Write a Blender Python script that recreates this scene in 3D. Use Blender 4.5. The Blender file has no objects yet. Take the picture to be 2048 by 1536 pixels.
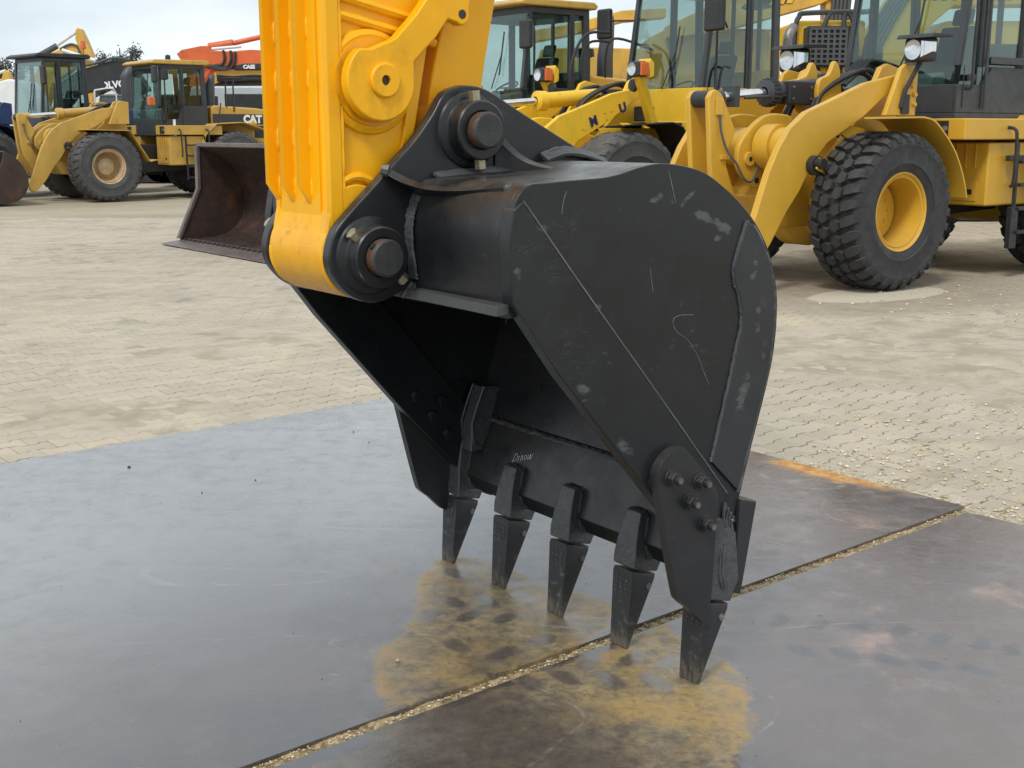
import bpy, bmesh, math, random
from mathutils import Vector as V, Matrix, noise

random.seed(7)
R = math.radians
sc = bpy.context.scene
col = sc.collection

# ------------------------------------------------------------------ camera
CAM_H = 1.6
cam = bpy.data.cameras.new('camera')
cam.sensor_width = 36.0
cam.lens = 36.0 * 2400 / 2048
cam.clip_start, cam.clip_end = 0.05, 2000
camo = bpy.data.objects.new('camera', cam)
col.objects.link(camo)
camo.location = (0, 0, CAM_H)
camo.rotation_euler = (R(90) - math.atan(506 / 2400), 0, 0)
sc.camera = camo

# ------------------------------------------------------------------ overcast sky, sun, exposure
SUN_EL, SUN_AZ = 52, 205            # behind the camera, a little to the left
w = bpy.data.worlds.new('World')
sc.world = w
w.use_nodes = True
nt = w.node_tree
nt.nodes.clear()


def N(nt, typ, **kw):
    n = nt.nodes.new(typ)
    for k, v in kw.items():
        if k.startswith('i_'):
            n.inputs[k[2:].replace('_', ' ')].default_value = v
        else:
            setattr(n, k, v)
    return n


wo = N(nt, 'ShaderNodeOutputWorld')
bg = N(nt, 'ShaderNodeBackground')
bg.inputs['Strength'].default_value = 0.1
sky = N(nt, 'ShaderNodeTexSky', sky_type='NISHITA', sun_disc=False)
sky.sun_elevation = R(SUN_EL)
sky.sun_rotation = R(SUN_AZ)
tc = N(nt, 'ShaderNodeTexCoord')
mp = N(nt, 'ShaderNodeMapping')
mp.inputs['Scale'].default_value = (1, 1, 3.2)
mp.inputs['Location'].default_value = (3.1, 1.7, 0.4)
ns = N(nt, 'ShaderNodeTexNoise', i_Scale=2.3, i_Detail=7.0, i_Roughness=0.5)
cr = N(nt, 'ShaderNodeValToRGB')
e = cr.color_ramp.elements
e[0].position, e[0].color = 0.36, (5.5, 6.2, 6.75, 1)
e[1].position, e[1].color = 0.63, (8.6, 9.1, 9.35, 1)
mx = N(nt, 'ShaderNodeMix', data_type='RGBA')
mx.inputs[0].default_value = 0.93
L = nt.links.new
L(tc.outputs['Generated'], mp.inputs['Vector'])
L(mp.outputs[0], ns.inputs['Vector'])
L(ns.outputs['Fac'], cr.inputs[0])
L(sky.outputs[0], mx.inputs[6])
L(cr.outputs[0], mx.inputs[7])
L(mx.outputs[2], bg.inputs['Color'])
L(bg.outputs[0], wo.inputs['Surface'])

sun = bpy.data.lights.new('sun', 'SUN')
sun.energy, sun.angle, sun.color = 1.5, R(12), (1.0, 0.96, 0.9)
suno = bpy.data.objects.new('sun', sun)
col.objects.link(suno)
sd = V((math.sin(R(SUN_AZ)) * math.cos(R(SUN_EL)), math.cos(R(SUN_AZ)) * math.cos(R(SUN_EL)), math.sin(R(SUN_EL))))
suno.rotation_euler = sd.to_track_quat('Z', 'Y').to_euler()

vs = sc.view_settings
vs.view_transform, vs.look, vs.exposure, vs.gamma = 'Standard', 'None', 0.43, 1.0
vs.use_curve_mapping = False
sc.cycles.use_denoising = True
sc.cycles.max_bounces = 8
sc.cycles.transparent_max_bounces = 16

# ------------------------------------------------------------------ materials


def newmat(name):
    m = bpy.data.materials.new(name)
    m.use_nodes = True
    nt = m.node_tree
    return m, nt, nt.nodes['Principled BSDF']


def mixc(nt, fac, a, b):
    n = N(nt, 'ShaderNodeMix', data_type='RGBA')
    for sock, val in ((0, fac), (6, a), (7, b)):
        if isinstance(val, bpy.types.NodeSocket):
            nt.links.new(val, n.inputs[sock])
        elif sock == 0:
            n.inputs[0].default_value = val
        else:
            n.inputs[sock].default_value = (*val, 1)
    return n.outputs[2]


def mth(nt, op, a, b=None, c=None, clamp=False):
    n = N(nt, 'ShaderNodeMath', operation=op, use_clamp=clamp)
    for i, v in enumerate((a, b, c)):
        if v is None:
            continue
        if isinstance(v, bpy.types.NodeSocket):
            nt.links.new(v, n.inputs[i])
        else:
            n.inputs[i].default_value = v
    return n.outputs[0]


def nz(nt, vec, scale, detail=4.0, rough=0.55, stretch=None, loc=(0, 0, 0)):
    if stretch or loc != (0, 0, 0):
        mp = N(nt, 'ShaderNodeMapping')
        mp.inputs['Scale'].default_value = stretch or (1, 1, 1)
        mp.inputs['Location'].default_value = loc
        nt.links.new(vec, mp.inputs['Vector'])
        vec = mp.outputs[0]
    n = N(nt, 'ShaderNodeTexNoise', i_Scale=scale, i_Detail=detail, i_Roughness=rough)
    nt.links.new(vec, n.inputs['Vector'])
    return n.outputs['Fac']


def ramp(nt, v, lo, hi, t0=0.0, t1=1.0):
    n = N(nt, 'ShaderNodeMapRange', interpolation_type='SMOOTHSTEP')
    nt.links.new(v, n.inputs[0])
    for i, x in enumerate((lo, hi, t0, t1)):
        n.inputs[i + 1].default_value = x
    return n.outputs[0]


def bump(nt, p, h, strength, dist=0.01):
    b = N(nt, 'ShaderNodeBump')
    b.inputs['Strength'].default_value = strength
    b.inputs['Distance'].default_value = dist
    nt.links.new(h, b.inputs['Height'])
    nt.links.new(b.outputs[0], p.inputs['Normal'])


def objco(nt, world=False):
    if world:
        return N(nt, 'ShaderNodeNewGeometry').outputs['Position']
    return N(nt, 'ShaderNodeTexCoord').outputs['Object']


def paint(name, c, rough=0.4, var=0.12, dirt=None, dirt_amt=0.3, scale=3.0, bmp=0.03, chips=None, chip_amt=0.0, dust=None, dust_amt=0.0, coat=0.0):
    m, nt, p = newmat(name)
    co = objco(nt)
    a = nz(nt, co, scale, 5)
    c0 = tuple(x * (1 - var) for x in c)
    c1 = tuple(min(1, x * (1 + var)) for x in c)
    out = mixc(nt, ramp(nt, a, .3, .7), c0, c1)
    if dirt:
        d = nz(nt, co, scale * 1.7, 8, .65, (1, 1, .55), (4, 2, 9))
        out = mixc(nt, mth(nt, 'MULTIPLY', ramp(nt, d, .52, .75), dirt_amt), out, dirt)
    if chips:
        k = nz(nt, co, 9, 8, .7, None, (7, 1, 3))
        out = mixc(nt, ramp(nt, k, .70 - chip_amt, .73 - chip_amt), out, chips)
    if dust:
        g = N(nt, 'ShaderNodeNewGeometry')
        s = N(nt, 'ShaderNodeSeparateXYZ')
        nt.links.new(g.outputs['Normal'], s.inputs[0])
        up = ramp(nt, s.outputs[2], .25, .95)
        dn = ramp(nt, nz(nt, co, 5, 7, .65, None, (2, 5, 1)), .35, .65)
        out = mixc(nt, mth(nt, 'MULTIPLY', mth(nt, 'MULTIPLY', up, dn), dust_amt), out, dust)
    nt.links.new(out, p.inputs['Base Color'])
    r = nz(nt, co, scale * 4, 6, .6, None, (1, 8, 2))
    nt.links.new(ramp(nt, r, .3, .75, rough * .8, min(1, rough * 1.35)), p.inputs['Roughness'])
    if coat:
        p.inputs['Coat Weight'].default_value = coat
        p.inputs['Coat Roughness'].default_value = .12
    if bmp:
        bump(nt, p, nz(nt, co, 60, 3), bmp, .004)
    return m


def plain(name, c, rough=.5, metal=0.0, emit=None):
    m, nt, p = newmat(name)
    co = objco(nt)
    a = nz(nt, co, 6, 5)
    nt.links.new(mixc(nt, ramp(nt, a, .3, .7), tuple(x * .88 for x in c), tuple(min(1, x * 1.1) for x in c)), p.inputs['Base Color'])
    p.inputs['Roughness'].default_value = rough
    p.inputs['Metallic'].default_value = metal
    return m


M = {}
M['arm'] = paint('arm_yellow_paint', (.90, .435, .002), .40, .04, (.66, .30, .004), .35, 4, .12)
M['arm'].node_tree.nodes['Principled BSDF'].inputs['Specular IOR Level'].default_value = .38
M['armdirty'] = paint('greasy_yellow_paint', (.80, .38, .004), .4, .06, (.14, .075, .015), .75, 9, .12)
M['cat'] = paint('ochre_yellow_paint', (.60, .345, .035), .38, .05, (.38, .22, .04), .35, 2, .02, dust=(.36, .28, .17), dust_amt=.25)
nt_ = M['arm'].node_tree                    # greasy grime round the lever pivot and above the lower pin
p_ = nt_.nodes['Principled BSDF']
co_ = objco(nt_)
gm = None
for c_, r0_, r1_ in (((-.757, -.15, 1.715), .175, .11), ((-.80, -.15, 1.285), .20, .10), ((-.757, .15, 1.715), .175, .11), ((-.88, 0, 1.30), .15, .05)):
    vm_ = N(nt_, 'ShaderNodeVectorMath', operation='DISTANCE')
    nt_.links.new(co_, vm_.inputs[0])
    vm_.inputs[1].default_value = c_
    f_ = ramp(nt_, vm_.outputs['Value'], r0_, r1_)
    gm = f_ if gm is None else mth(nt_, 'MAXIMUM', gm, f_)
gm = mth(nt_, 'MULTIPLY', gm, ramp(nt_, nz(nt_, co_, 13, 8, .68, (1, 1, .6)), .44, .70))
src = p_.inputs['Base Color'].links[0].from_socket
nt_.links.new(mixc(nt_, mth(nt_, 'MULTIPLY', gm, .32), src, (.20, .10, .012)), p_.inputs['Base Color'])
M['catold'] = paint('faded_ochre_paint', (.53, .325, .065), .5, .10, (.26, .17, .07), .6, 2.5, .03, dust=(.4, .32, .2), dust_amt=.4)
M['lemon'] = paint('lemon_yellow_paint', (.76, .47, .025), .42, .06, (.42, .25, .03), .5, 2.5, .02)
M['lemonworn'] = paint('worn_lemon_paint', (.74, .47, .03), .5, .08, (.3, .17, .04), .7, 3, .05, (.13, .055, .025), .05)
M['blue'] = paint('navy_blue_paint', (.018, .042, .13), .45, .2, (.06, .06, .07), .5, 3)
M['orange'] = paint('orange_red_paint', (.62, .12, .03), .5, .12, (.28, .07, .03), .6, 2)
M['farm'] = paint('far_yellow_paint', (.60, .36, .06), .5, .12, (.3, .2, .08), .6, 1.5)
M['white'] = paint('white_paint', (.72, .74, .74), .4, .05, (.4, .4, .38), .4, 3)
M['grey'] = paint('grey_plastic', (.065, .07, .077), .5, .1, (.13, .12, .10), .4, 3)
M['black'] = paint('black_plastic', (.022, .023, .025), .48, .2, (.06, .055, .05), .4, 4)
M['cabgrey'] = paint('charcoal_cab_paint', (.040, .044, .050), .42, .08, (.08, .075, .07), .3, 3)
M['seat'] = plain('dark_fabric', (.03, .03, .035), .8)
M['console'] = plain('grey_console_plastic', (.16, .19, .19), .6)
M['chrome'] = plain('chrome_rod', (.75, .75, .76), .14, 1.0)
M['zinc'] = paint('plated_bolt_metal', (.40, .36, .25), .35, .2, (.1, .08, .05), .5, 40, 0)
for nm in ('zinc',):
    M[nm].node_tree.nodes['Principled BSDF'].inputs['Metallic'].default_value = .85
M['steel'] = paint('weathered_bare_steel', (.22, .21, .20), .42, .25, (.16, .09, .05), .8, 8, .05)
M['steel'].node_tree.nodes['Principled BSDF'].inputs['Metallic'].default_value = .6
M['pinface'] = paint('dark_pin_end', (.034, .035, .036), .5, .2, (.06, .04, .025), .4, 20)
M['pinrust'] = paint('rusty_pin_side', (.085, .046, .028), .55, .4, (.06, .04, .03), .8, 22, .1)
M['rubber'] = paint('tyre_rubber', (.028, .029, .031), .70, .15, (.085, .075, .06), .4, 3, .06, dust=(.16, .14, .11), dust_amt=.25)
M['rubberold'] = paint('worn_tyre_rubber', (.060, .061, .062), .68, .18, (.15, .14, .12), .6, 3, .08, dust=(.2, .18, .15), dust_amt=.3)
M['rimtan'] = paint('tan_rim_paint', (.50, .36, .21), .55, .15, (.22, .12, .06), .7, 8)
M['rusty'] = paint('rust_brown_steel', (.040, .023, .018), .55, .3, (.115, .045, .018), .85, 2.6, .15, (.2, .13, .07), -.02)
M['rustedge'] = paint('worn_brown_edge', (.13, .10, .095), .42, .2, (.09, .05, .04), .7, 5, .1)
M['navytext'] = plain('navy_lettering', (.02, .022, .09), .5)
M['whitetext'] = plain('white_lettering', (.8, .82, .82), .5)
M['logoyellow'] = plain('yellow_logo', (.7, .42, .04), .5)
M['redlens'] = plain('red_lens', (.35, .035, .02), .25)
M['orangelens'] = plain('orange_lens', (.62, .13, .03), .3)
M['lens'] = plain('clear_lamp_reflector', (.62, .64, .66), .10, .95)
M['mirrorglass'] = plain('mirror_glass', (.6, .62, .63), .08, 1.0)
M['redtape'] = plain('red_strap', (.45, .03, .04), .5)

# glass
M['highlight_scratch'] = plain('highlight_and_scratch_grey', (.16, .165, .168), .45)  # pale grey for the painted fold highlight and for the scratches
m, nt, p = newmat('tinted_cab_glass')
nt.nodes.remove(p)
tr = N(nt, 'ShaderNodeBsdfTransparent')
tr.inputs[0].default_value = (.745, .815, .80, 1)
gl = N(nt, 'ShaderNodeBsdfGlossy')
gl.inputs['Roughness'].default_value = .03
gl.inputs['Color'].default_value = (.85, .95, .95, 1)
lw = N(nt, 'ShaderNodeLayerWeight')
lw.inputs['Blend'].default_value = .5
ms = N(nt, 'ShaderNodeMixShader')
nt.links.new(mth(nt, 'MULTIPLY_ADD', mth(nt, 'POWER', lw.outputs['Facing'], 4.0), .9, .055, True), ms.inputs[0])
nt.links.new(tr.outputs[0], ms.inputs[1])
nt.links.new(gl.outputs[0], ms.inputs[2])
nt.links.new(ms.outputs[0], nt.nodes['Material Output'].inputs[0])
M['glass'] = m


# black bucket paint with scuffs and dusty upper faces
def bucket_paint(name, scuff_pts=(), dust_amt=.75, base=(.0080, .0092, .0112), rough=.30):
    m, nt, p = newmat(name)
    co = objco(nt)
    a = nz(nt, co, 2.2, 6, .6)
    out = mixc(nt, ramp(nt, a, .3, .7), tuple(x * .8 for x in base), tuple(x * 1.35 for x in base))
    d = nz(nt, co, 14, 9, .72, (1, 1, .6), (3, 8, 5))
    out = mixc(nt, mth(nt, 'MULTIPLY', ramp(nt, d, .60, .74), .32), out, (.075, .08, .084))
    sm = None
    for q in scuff_pts:
        x, y, z, r, amt = q[:5]
        mp = N(nt, 'ShaderNodeMapping', vector_type='TEXTURE')
        mp.inputs['Location'].default_value = (x, y, z)
        mp.inputs['Rotation'].default_value = (0, -R(q[5]) if len(q) > 5 else 0, 0)
        mp.inputs['Scale'].default_value = (r, .2, r * (q[6] if len(q) > 6 else 1))
        nt.links.new(co, mp.inputs[0])
        ln = N(nt, 'ShaderNodeVectorMath', operation='LENGTH')
        nt.links.new(mp.outputs[0], ln.inputs[0])
        f = mth(nt, 'MULTIPLY', ramp(nt, ln.outputs['Value'], 1.0, .2), amt)
        sm = f if sm is None else mth(nt, 'MAXIMUM', sm, f)
    if sm is not None:
        k = nz(nt, co, 24, 8, .66, (.6, 1, 1.3), (9, 2, 2))
        kk = ramp(nt, mth(nt, 'ADD', mth(nt, 'MULTIPLY', sm, .50), mth(nt, 'MULTIPLY_ADD', k, 2.2, -1.1)), .34, .66, 0, .60)
        out = mixc(nt, kk, out, (.125, .138, .147))
    wv = N(nt, 'ShaderNodeTexNoise', i_Scale=26.0, i_Detail=2.0, i_Distortion=2.5)
    mp = N(nt, 'ShaderNodeMapping')
    mp.inputs['Scale'].default_value = (.25, 1, 1.8)
    mp.inputs['Rotation'].default_value = (0, .7, 0)
    nt.links.new(co, mp.inputs[0])
    nt.links.new(mp.outputs[0], wv.inputs['Vector'])
    scr = ramp(nt, mth(nt, 'ABSOLUTE', mth(nt, 'SUBTRACT', wv.outputs['Fac'], .5)), .006, .001)
    msk = ramp(nt, nz(nt, co, 3.1, 3, .5, None, (5, 5, 1)), .58, .68)
    out = mixc(nt, mth(nt, 'MULTIPLY', mth(nt, 'MULTIPLY', scr, msk), .55), out, (.14, .15, .155))
    g = N(nt, 'ShaderNodeNewGeometry')
    s = N(nt, 'ShaderNodeSeparateXYZ')
    nt.links.new(g.outputs['Normal'], s.inputs[0])
    up = ramp(nt, s.outputs[2], .15, .85)
    dn = ramp(nt, nz(nt, co, 7, 7, .65, None, (2, 5, 1)), .30, .62)
    out = mixc(nt, mth(nt, 'MULTIPLY', mth(nt, 'MULTIPLY', up, dn), dust_amt), out, (.085, .072, .058))
    nt.links.new(out, p.inputs['Base Color'])
    nt.links.new(ramp(nt, nz(nt, co, 11, 7, .65, None, (6, 1, 7)), .3, .7, rough * .85, rough * 1.4), p.inputs['Roughness'])
    p.inputs['Specular IOR Level'].default_value = .52
    bump(nt, p, nz(nt, co, 34, 5, .6), .10, .004)
    return m


M['bucket'] = bucket_paint('black_bucket_paint')
M['bucketside'] = bucket_paint('scuffed_black_bucket_paint', [
    (-.20, -.65, 1.425, .045, 1, 40, .5), (-.095, -.65, 1.410, .065, 1, 40, .22), (-.02, -.65, 1.374, .06, 1.1, -20, .35), (.06, -.65, 1.340, .075, 1.15, -28, .38), (.04, -.65, 1.312, .035, 1, 0, .5),
    (-.207, -.65, 1.268, .030, 1.1, -45, .4), (-.094, -.65, 1.142, .018, 1.1, 90, .6), (-.048, -.65, 1.063, .022, 1, 0, .5), (-.365, -.65, 1.025, .05, .75, -45, .5), (-.145, -.65, 1.45, .07, .7, 100, .12),
    (.190, -.65, 1.24, .07, .7, 80, .3), (.196, -.65, 1.09, .06, .75, 90, .3), (.15, -.65, .86, .12, .6, 70, .3), (-.44, -.65, .935, .12, .75, -48, .25), (-.30, -.65, .775, .12, .8, -48, .25), (-.21, -.65, .665, .08, .75, -50, .3),
    (-.60, -.65, 1.38, .10, .65, -50, .3), (-.40, -.65, 1.15, .20, .6, -49, .13), (-.66, -.65, 1.27, .07, .5, 90, .3), (-.12, -.65, 1.0, .16, .35, 0, .8), (.0, -.65, .55, .10, .5, 0, .8)], base=(.0095, .0110, .0135), rough=.30)
M['wearband'] = bucket_paint('worn_heel_band_paint', [(.190, -.66, 1.24, .09, .9, 80, .3), (.21, -.66, 1.06, .09, .9, 90, .3), (.16, -.66, .86, .14, .8, 70, .3), (.24, -.66, .95, .10, .7, 85, .2)], base=(.022, .025, .029), rough=.30)
M['tooth'] = bucket_paint('worn_black_tooth_metal', [(0, y, .12, .14, .55) for y in (-.64, -.32, 0, .32, .64)], .35, (.020, .021, .023), .38)
nt_ = M['tooth'].node_tree
p_ = nt_.nodes['Principled BSDF']
co_ = objco(nt_)
sx_ = N(nt_, 'ShaderNodeSeparateXYZ')
nt_.links.new(co_, sx_.inputs[0])
wz = mth(nt_, 'ADD', sx_.outputs[2], mth(nt_, 'MULTIPLY_ADD', nz(nt_, co_, 32, 8, .7), .16, -.08))
wear = mth(nt_, 'MULTIPLY', ramp(nt_, wz, .085, .005), ramp(nt_, nz(nt_, co_, 60, 5, .6, (1, 1, .35)), .35, .6))
src = p_.inputs['Base Color'].links[0].from_socket
nt_.links.new(mixc(nt_, mth(nt_, 'MULTIPLY', wear, .7), src, (.15, .125, .095)), p_.inputs['Base Color'])
M['weld'] = bucket_paint('painted_weld_bead', (), .3, (.05, .053, .057), .33)
M['adapter'] = bucket_paint('pitted_adapter_paint', (), .3, (.052, .056, .060), .26)
bump_n = [n for n in M['adapter'].node_tree.nodes if n.type == 'BUMP'][0]
bump_n.inputs['Strength'].default_value = .6
bump_n.inputs['Distance'].default_value = .012

# ------------------------------------------------------------------ mesh helpers


STUFF = {'weld_bead', 'hydraulic_hoses', 'hitch_hoses', 'boom_hoses', 'hose_run', 'hose_fitting', 'step_hanger', 'tower_bolts', 'guard_bolts', 'worn_letter_scraps', 'cast_marks', 'pressed_ribs', 'grease_hole', 'chalk_writing', 'guard_rail', 'boom_pipe', 'hazard_stripe', 'scratches', 'grease_block', 'door_seam'}


class MB:
    def __init__(s):
        s.bm = bmesh.new()

    def face(s, pts):
        vs = [s.bm.verts.new(p) for p in pts]
        return s.bm.faces.new(vs)

    def box(s, c, d, rot=None):
        d = V(d) * .5
        vs = []
        for x in (-1, 1):
            for y in (-1, 1):
                for z in (-1, 1):
                    p = V((x * d.x, y * d.y, z * d.z))
                    if rot:
                        p = rot @ p
                    vs.append(s.bm.verts.new(V(c) + p))
        for f in ((0, 1, 3, 2), (4, 6, 7, 5), (0, 4, 5, 1), (2, 3, 7, 6), (0, 2, 6, 4), (1, 5, 7, 3)):
            s.bm.faces.new([vs[i] for i in f])
        return s

    def b2(s, lo, hi):
        return s.box([(a + b) / 2 for a, b in zip(lo, hi)], [abs(b - a) for a, b in zip(lo, hi)])

    def prism(s, poly, y0, y1, f=None):
        """poly of (x,z) extruded along y (or through f(x,z,y))"""
        f = f or (lambda x, z, y: (x, y, z))
        a = [s.bm.verts.new(f(x, z, y0)) for x, z in poly]
        b = [s.bm.verts.new(f(x, z, y1)) for x, z in poly]
        n = len(poly)
        s.bm.faces.new(a)
        s.bm.faces.new(b[::-1])
        for i in range(n):
            s.bm.faces.new((a[i], b[i], b[(i + 1) % n], a[(i + 1) % n]))
        return s

    def loft(s, rings, caps=True, closed=True):
        rr = [[s.bm.verts.new(p) for p in r] for r in rings]
        n = len(rr[0])
        for a, b in zip(rr, rr[1:]):
            for i in range(n if closed else n - 1):
                s.bm.faces.new((a[i], a[(i + 1) % n], b[(i + 1) % n], b[i]))
        if caps and closed:
            s.bm.faces.new(rr[0][::-1])
            s.bm.faces.new(rr[-1])
        return s

    def tube(s, pts, r, n=8, rs=None, jitter=0.0):
        pts = [V(p) for p in pts]
        rings = []
        up = None
        for i, p in enumerate(pts):
            a = pts[max(0, i - 1)]
            b = pts[min(len(pts) - 1, i + 1)]
            t = (b - a).normalized()
            if up is None:
                up = t.orthogonal().normalized()
            else:
                up = (up - t * up.dot(t))
                up = up.normalized() if up.length > 1e-6 else t.orthogonal().normalized()
            q = t.cross(up)
            rad = (rs[i] if rs else r) * (1 + random.uniform(-jitter, jitter))
            rings.append([p + (up * math.cos(2 * math.pi * k / n) + q * math.sin(2 * math.pi * k / n)) * rad for k in range(n)])
        return s.loft(rings)

    def cyl(s, a, b, r, r2=None, n=16):
        return s.tube([a, b], r, n, [r, r if r2 is None else r2])

    def lathe(s, prof, n=32, axis='y', c=(0, 0, 0), closed=False, arc=None):
        """prof of (r, h) about an axis through c"""
        c = V(c)
        rings = []
        for k in range(n):
            a = 2 * math.pi * k / n
            ca, sa = math.cos(a), math.sin(a)
            if axis == 'y':
                rings.append([s.bm.verts.new(c + V((r * ca, h, r * sa))) for r, h in prof])
            elif axis == 'z':
                rings.append([s.bm.verts.new(c + V((r * ca, r * sa, h))) for r, h in prof])
            else:
                rings.append([s.bm.verts.new(c + V((h, r * ca, r * sa))) for r, h in prof])
        m = len(prof)
        for k in range(n):
            a, b = rings[k], rings[(k + 1) % n]
            for i in range(m if closed else m - 1):
                s.bm.faces.new((a[i], a[(i + 1) % m], b[(i + 1) % m], b[i]))
        return s

    def xf(s, mat):
        bmesh.ops.transform(s.bm, matrix=mat, verts=s.bm.verts)
        return s

    def mesh(s, name, mat, smooth=35, weld=True):
        bm = s.bm
        if weld:
            bmesh.ops.remove_doubles(bm, verts=bm.verts, dist=1e-5)
        bmesh.ops.recalc_face_normals(bm, faces=bm.faces)
        me = bpy.data.meshes.new(name)
        bm.to_mesh(me)
        bm.free()
        me.materials.append(mat)
        if smooth:
            me.shade_smooth()
            me.set_sharp_from_angle(angle=R(smooth))
        return me

    def build(s, name, mat, parent=None, bevel=0, seg=2, smooth=35, loc=None, rot=None):
        me = s.mesh(name, mat, smooth)
        o = link(name, me, parent, bevel, seg, loc, rot)
        if name in STUFF:
            o['kind'] = 'stuff'
        return o


def link(name, me, parent=None, bevel=0, seg=2, loc=None, rot=None):
    o = bpy.data.objects.new(name, me)
    col.objects.link(o)
    if parent:
        o.parent = parent
    if loc is not None:
        o.location = loc
    if rot is not None:
        o.rotation_euler = rot
    if bevel:
        b = o.modifiers.new('edge', 'BEVEL')
        b.width, b.segments, b.limit_method, b.angle_limit = bevel, seg, 'ANGLE', R(38)
        b.harden_normals = True
    return o


def tag(o, label=None, cat=None, group=None, kind=None):
    for k, v in (('label', label), ('category', cat), ('group', group), ('kind', kind)):
        if v:
            o[k] = v
    return o


def empty(name, loc=(0, 0, 0), rz=0, parent=None, rot=None):
    o = bpy.data.objects.new(name, None)
    col.objects.link(o)
    o.location = loc
    o.rotation_euler = rot or (0, 0, rz)
    o.empty_display_size = .2
    if parent:
        o.parent = parent
    return o


def catm(pts, n=6, closed=False):
    out = []
    m = len(pts)
    dim = len(pts[0])
    for i in range(m if closed else m - 1):
        p = [pts[(i + k) % m] if closed else pts[min(max(i + k, 0), m - 1)] for k in (-1, 0, 1, 2)]
        for j in range(n):
            t = j / n
            out.append(tuple(.5 * (2 * p[1][d] + (p[2][d] - p[0][d]) * t + (2 * p[0][d] - 5 * p[1][d] + 4 * p[2][d] - p[3][d]) * t * t
                                   + (3 * p[1][d] - p[0][d] - 3 * p[2][d] + p[3][d]) * t ** 3) for d in range(dim)))
    if not closed:
        out.append(tuple(pts[-1]))
    return out


def arcp(cx, cz, r, a0, a1, n=10):
    return [(cx + r * math.cos(R(a0 + (a1 - a0) * i / n)), cz + r * math.sin(R(a0 + (a1 - a0) * i / n))) for i in range(n + 1)]


def offset(poly, d):
    """inward/outward offset of an open polyline (x,z); positive = to the left of travel"""
    out = []
    for i in range(len(poly)):
        a = V(poly[max(0, i - 1)])
        b = V(poly[min(len(poly) - 1, i + 1)])
        t = (b - a).normalized()
        out.append((poly[i][0] - t.y * d, poly[i][1] + t.x * d))
    return out


def text(name, s, size, mat, parent, mtx, extrude=.003, bold=0.0, shear=0):
    cu = bpy.data.curves.new(name, 'FONT')
    cu.body, cu.size, cu.extrude, cu.offset, cu.shear = s, size, extrude, bold, shear
    cu.align_x, cu.align_y = 'CENTER', 'CENTER'
    cu.resolution_u = 3
    to = bpy.data.objects.new(name + '_curve', cu)
    col.objects.link(to)
    bpy.context.view_layer.update()
    me = bpy.data.meshes.new_from_object(to.evaluated_get(bpy.context.evaluated_depsgraph_get()))
    bpy.data.objects.remove(to)
    me.name = name
    me.materials.clear()
    me.materials.append(mat)
    o = bpy.data.objects.new(name, me)
    col.objects.link(o)
    o.parent = parent
    o.matrix_local = mtx
    return o


def side_mtx(x, y, z, right=(-1, 0, 0), up=(0, 0, 1)):
    """text laid on an upright face: right = reading direction"""
    r, u = V(right).normalized(), V(up).normalized()
    u = (u - r * u.dot(r)).normalized()
    n = r.cross(u)
    return Matrix(((r.x, u.x, n.x, x), (r.y, u.y, n.y, y), (r.z, u.z, n.z, z), (0, 0, 0, 1)))

# ------------------------------------------------------------------ ground and paving
import numpy as np
GZ = -0.022                      # paving surface; the tops of the steel plates lie at z = 0



def stains(nt, co, a):
    """pale dried sand round the front wheel of the nearest loader, in a damp ring"""
    def dist(c, sx, sy, wob):
        mp = N(nt, 'ShaderNodeMapping', vector_type='TEXTURE')
        mp.inputs['Location'].default_value = c
        mp.inputs['Rotation'].default_value = (0, 0, R(35))
        mp.inputs['Scale'].default_value = (sx, sy, 1)
        nt.links.new(co, mp.inputs[0])
        ln = N(nt, 'ShaderNodeVectorMath', operation='LENGTH')
        nt.links.new(mp.outputs[0], ln.inputs[0])
        return mth(nt, 'ADD', ln.outputs['Value'], mth(nt, 'MULTIPLY_ADD', nz(nt, co, 1.6, 6, .6), wob, -wob / 2))
    d = dist((3.9, 12.15, 0), 1.75, .95, .5)
    a = mixc(nt, mth(nt, 'MULTIPLY', ramp(nt, d, 1.5, .95), .5), a, (.235, .195, .145))
    d2 = dist((3.72, 12.10, 0), .92, .42, .25)
    return mixc(nt, mth(nt, 'MULTIPLY', ramp(nt, d2, 1.04, .96), .85), a, (.50, .45, .35))


m, nt, p = newmat('sandy_paving_ground')
co = objco(nt, True)
a = mixc(nt, ramp(nt, nz(nt, co, .35, 6, .6), .3, .7), (.30, .255, .18), (.40, .35, .255))
a = mixc(nt, mth(nt, 'MULTIPLY', ramp(nt, nz(nt, co, 1.3, 7, .65, (1, .45, 1)), .55, .75), .5), a, (.22, .185, .14))
a = stains(nt, co, a)
nt.links.new(a, p.inputs['Base Color'])
p.inputs['Roughness'].default_value = .88
bump(nt, p, nz(nt, co, 40, 6), .5, .01)
M['ground'] = m

m, nt, p = newmat('joint_sand')
co = objco(nt, True)
sx = N(nt, 'ShaderNodeSeparateXYZ')
nt.links.new(co, sx.inputs[0])
fill = ramp(nt, sx.outputs[2], GZ - .0075, GZ - .0008)
sandy = mixc(nt, ramp(nt, nz(nt, co, 3.0, 8, .68), .35, .66), (.30, .253, .185), (.425, .367, .275))
nt.links.new(mixc(nt, fill, mixc(nt, ramp(nt, nz(nt, co, .8, 6, .6), .35, .62), (.085, .062, .04), (.20, .155, .10)), stains(nt, co, sandy)), p.inputs['Base Color'])
p.inputs['Roughness'].default_value = .95
M['joint'] = m

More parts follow.
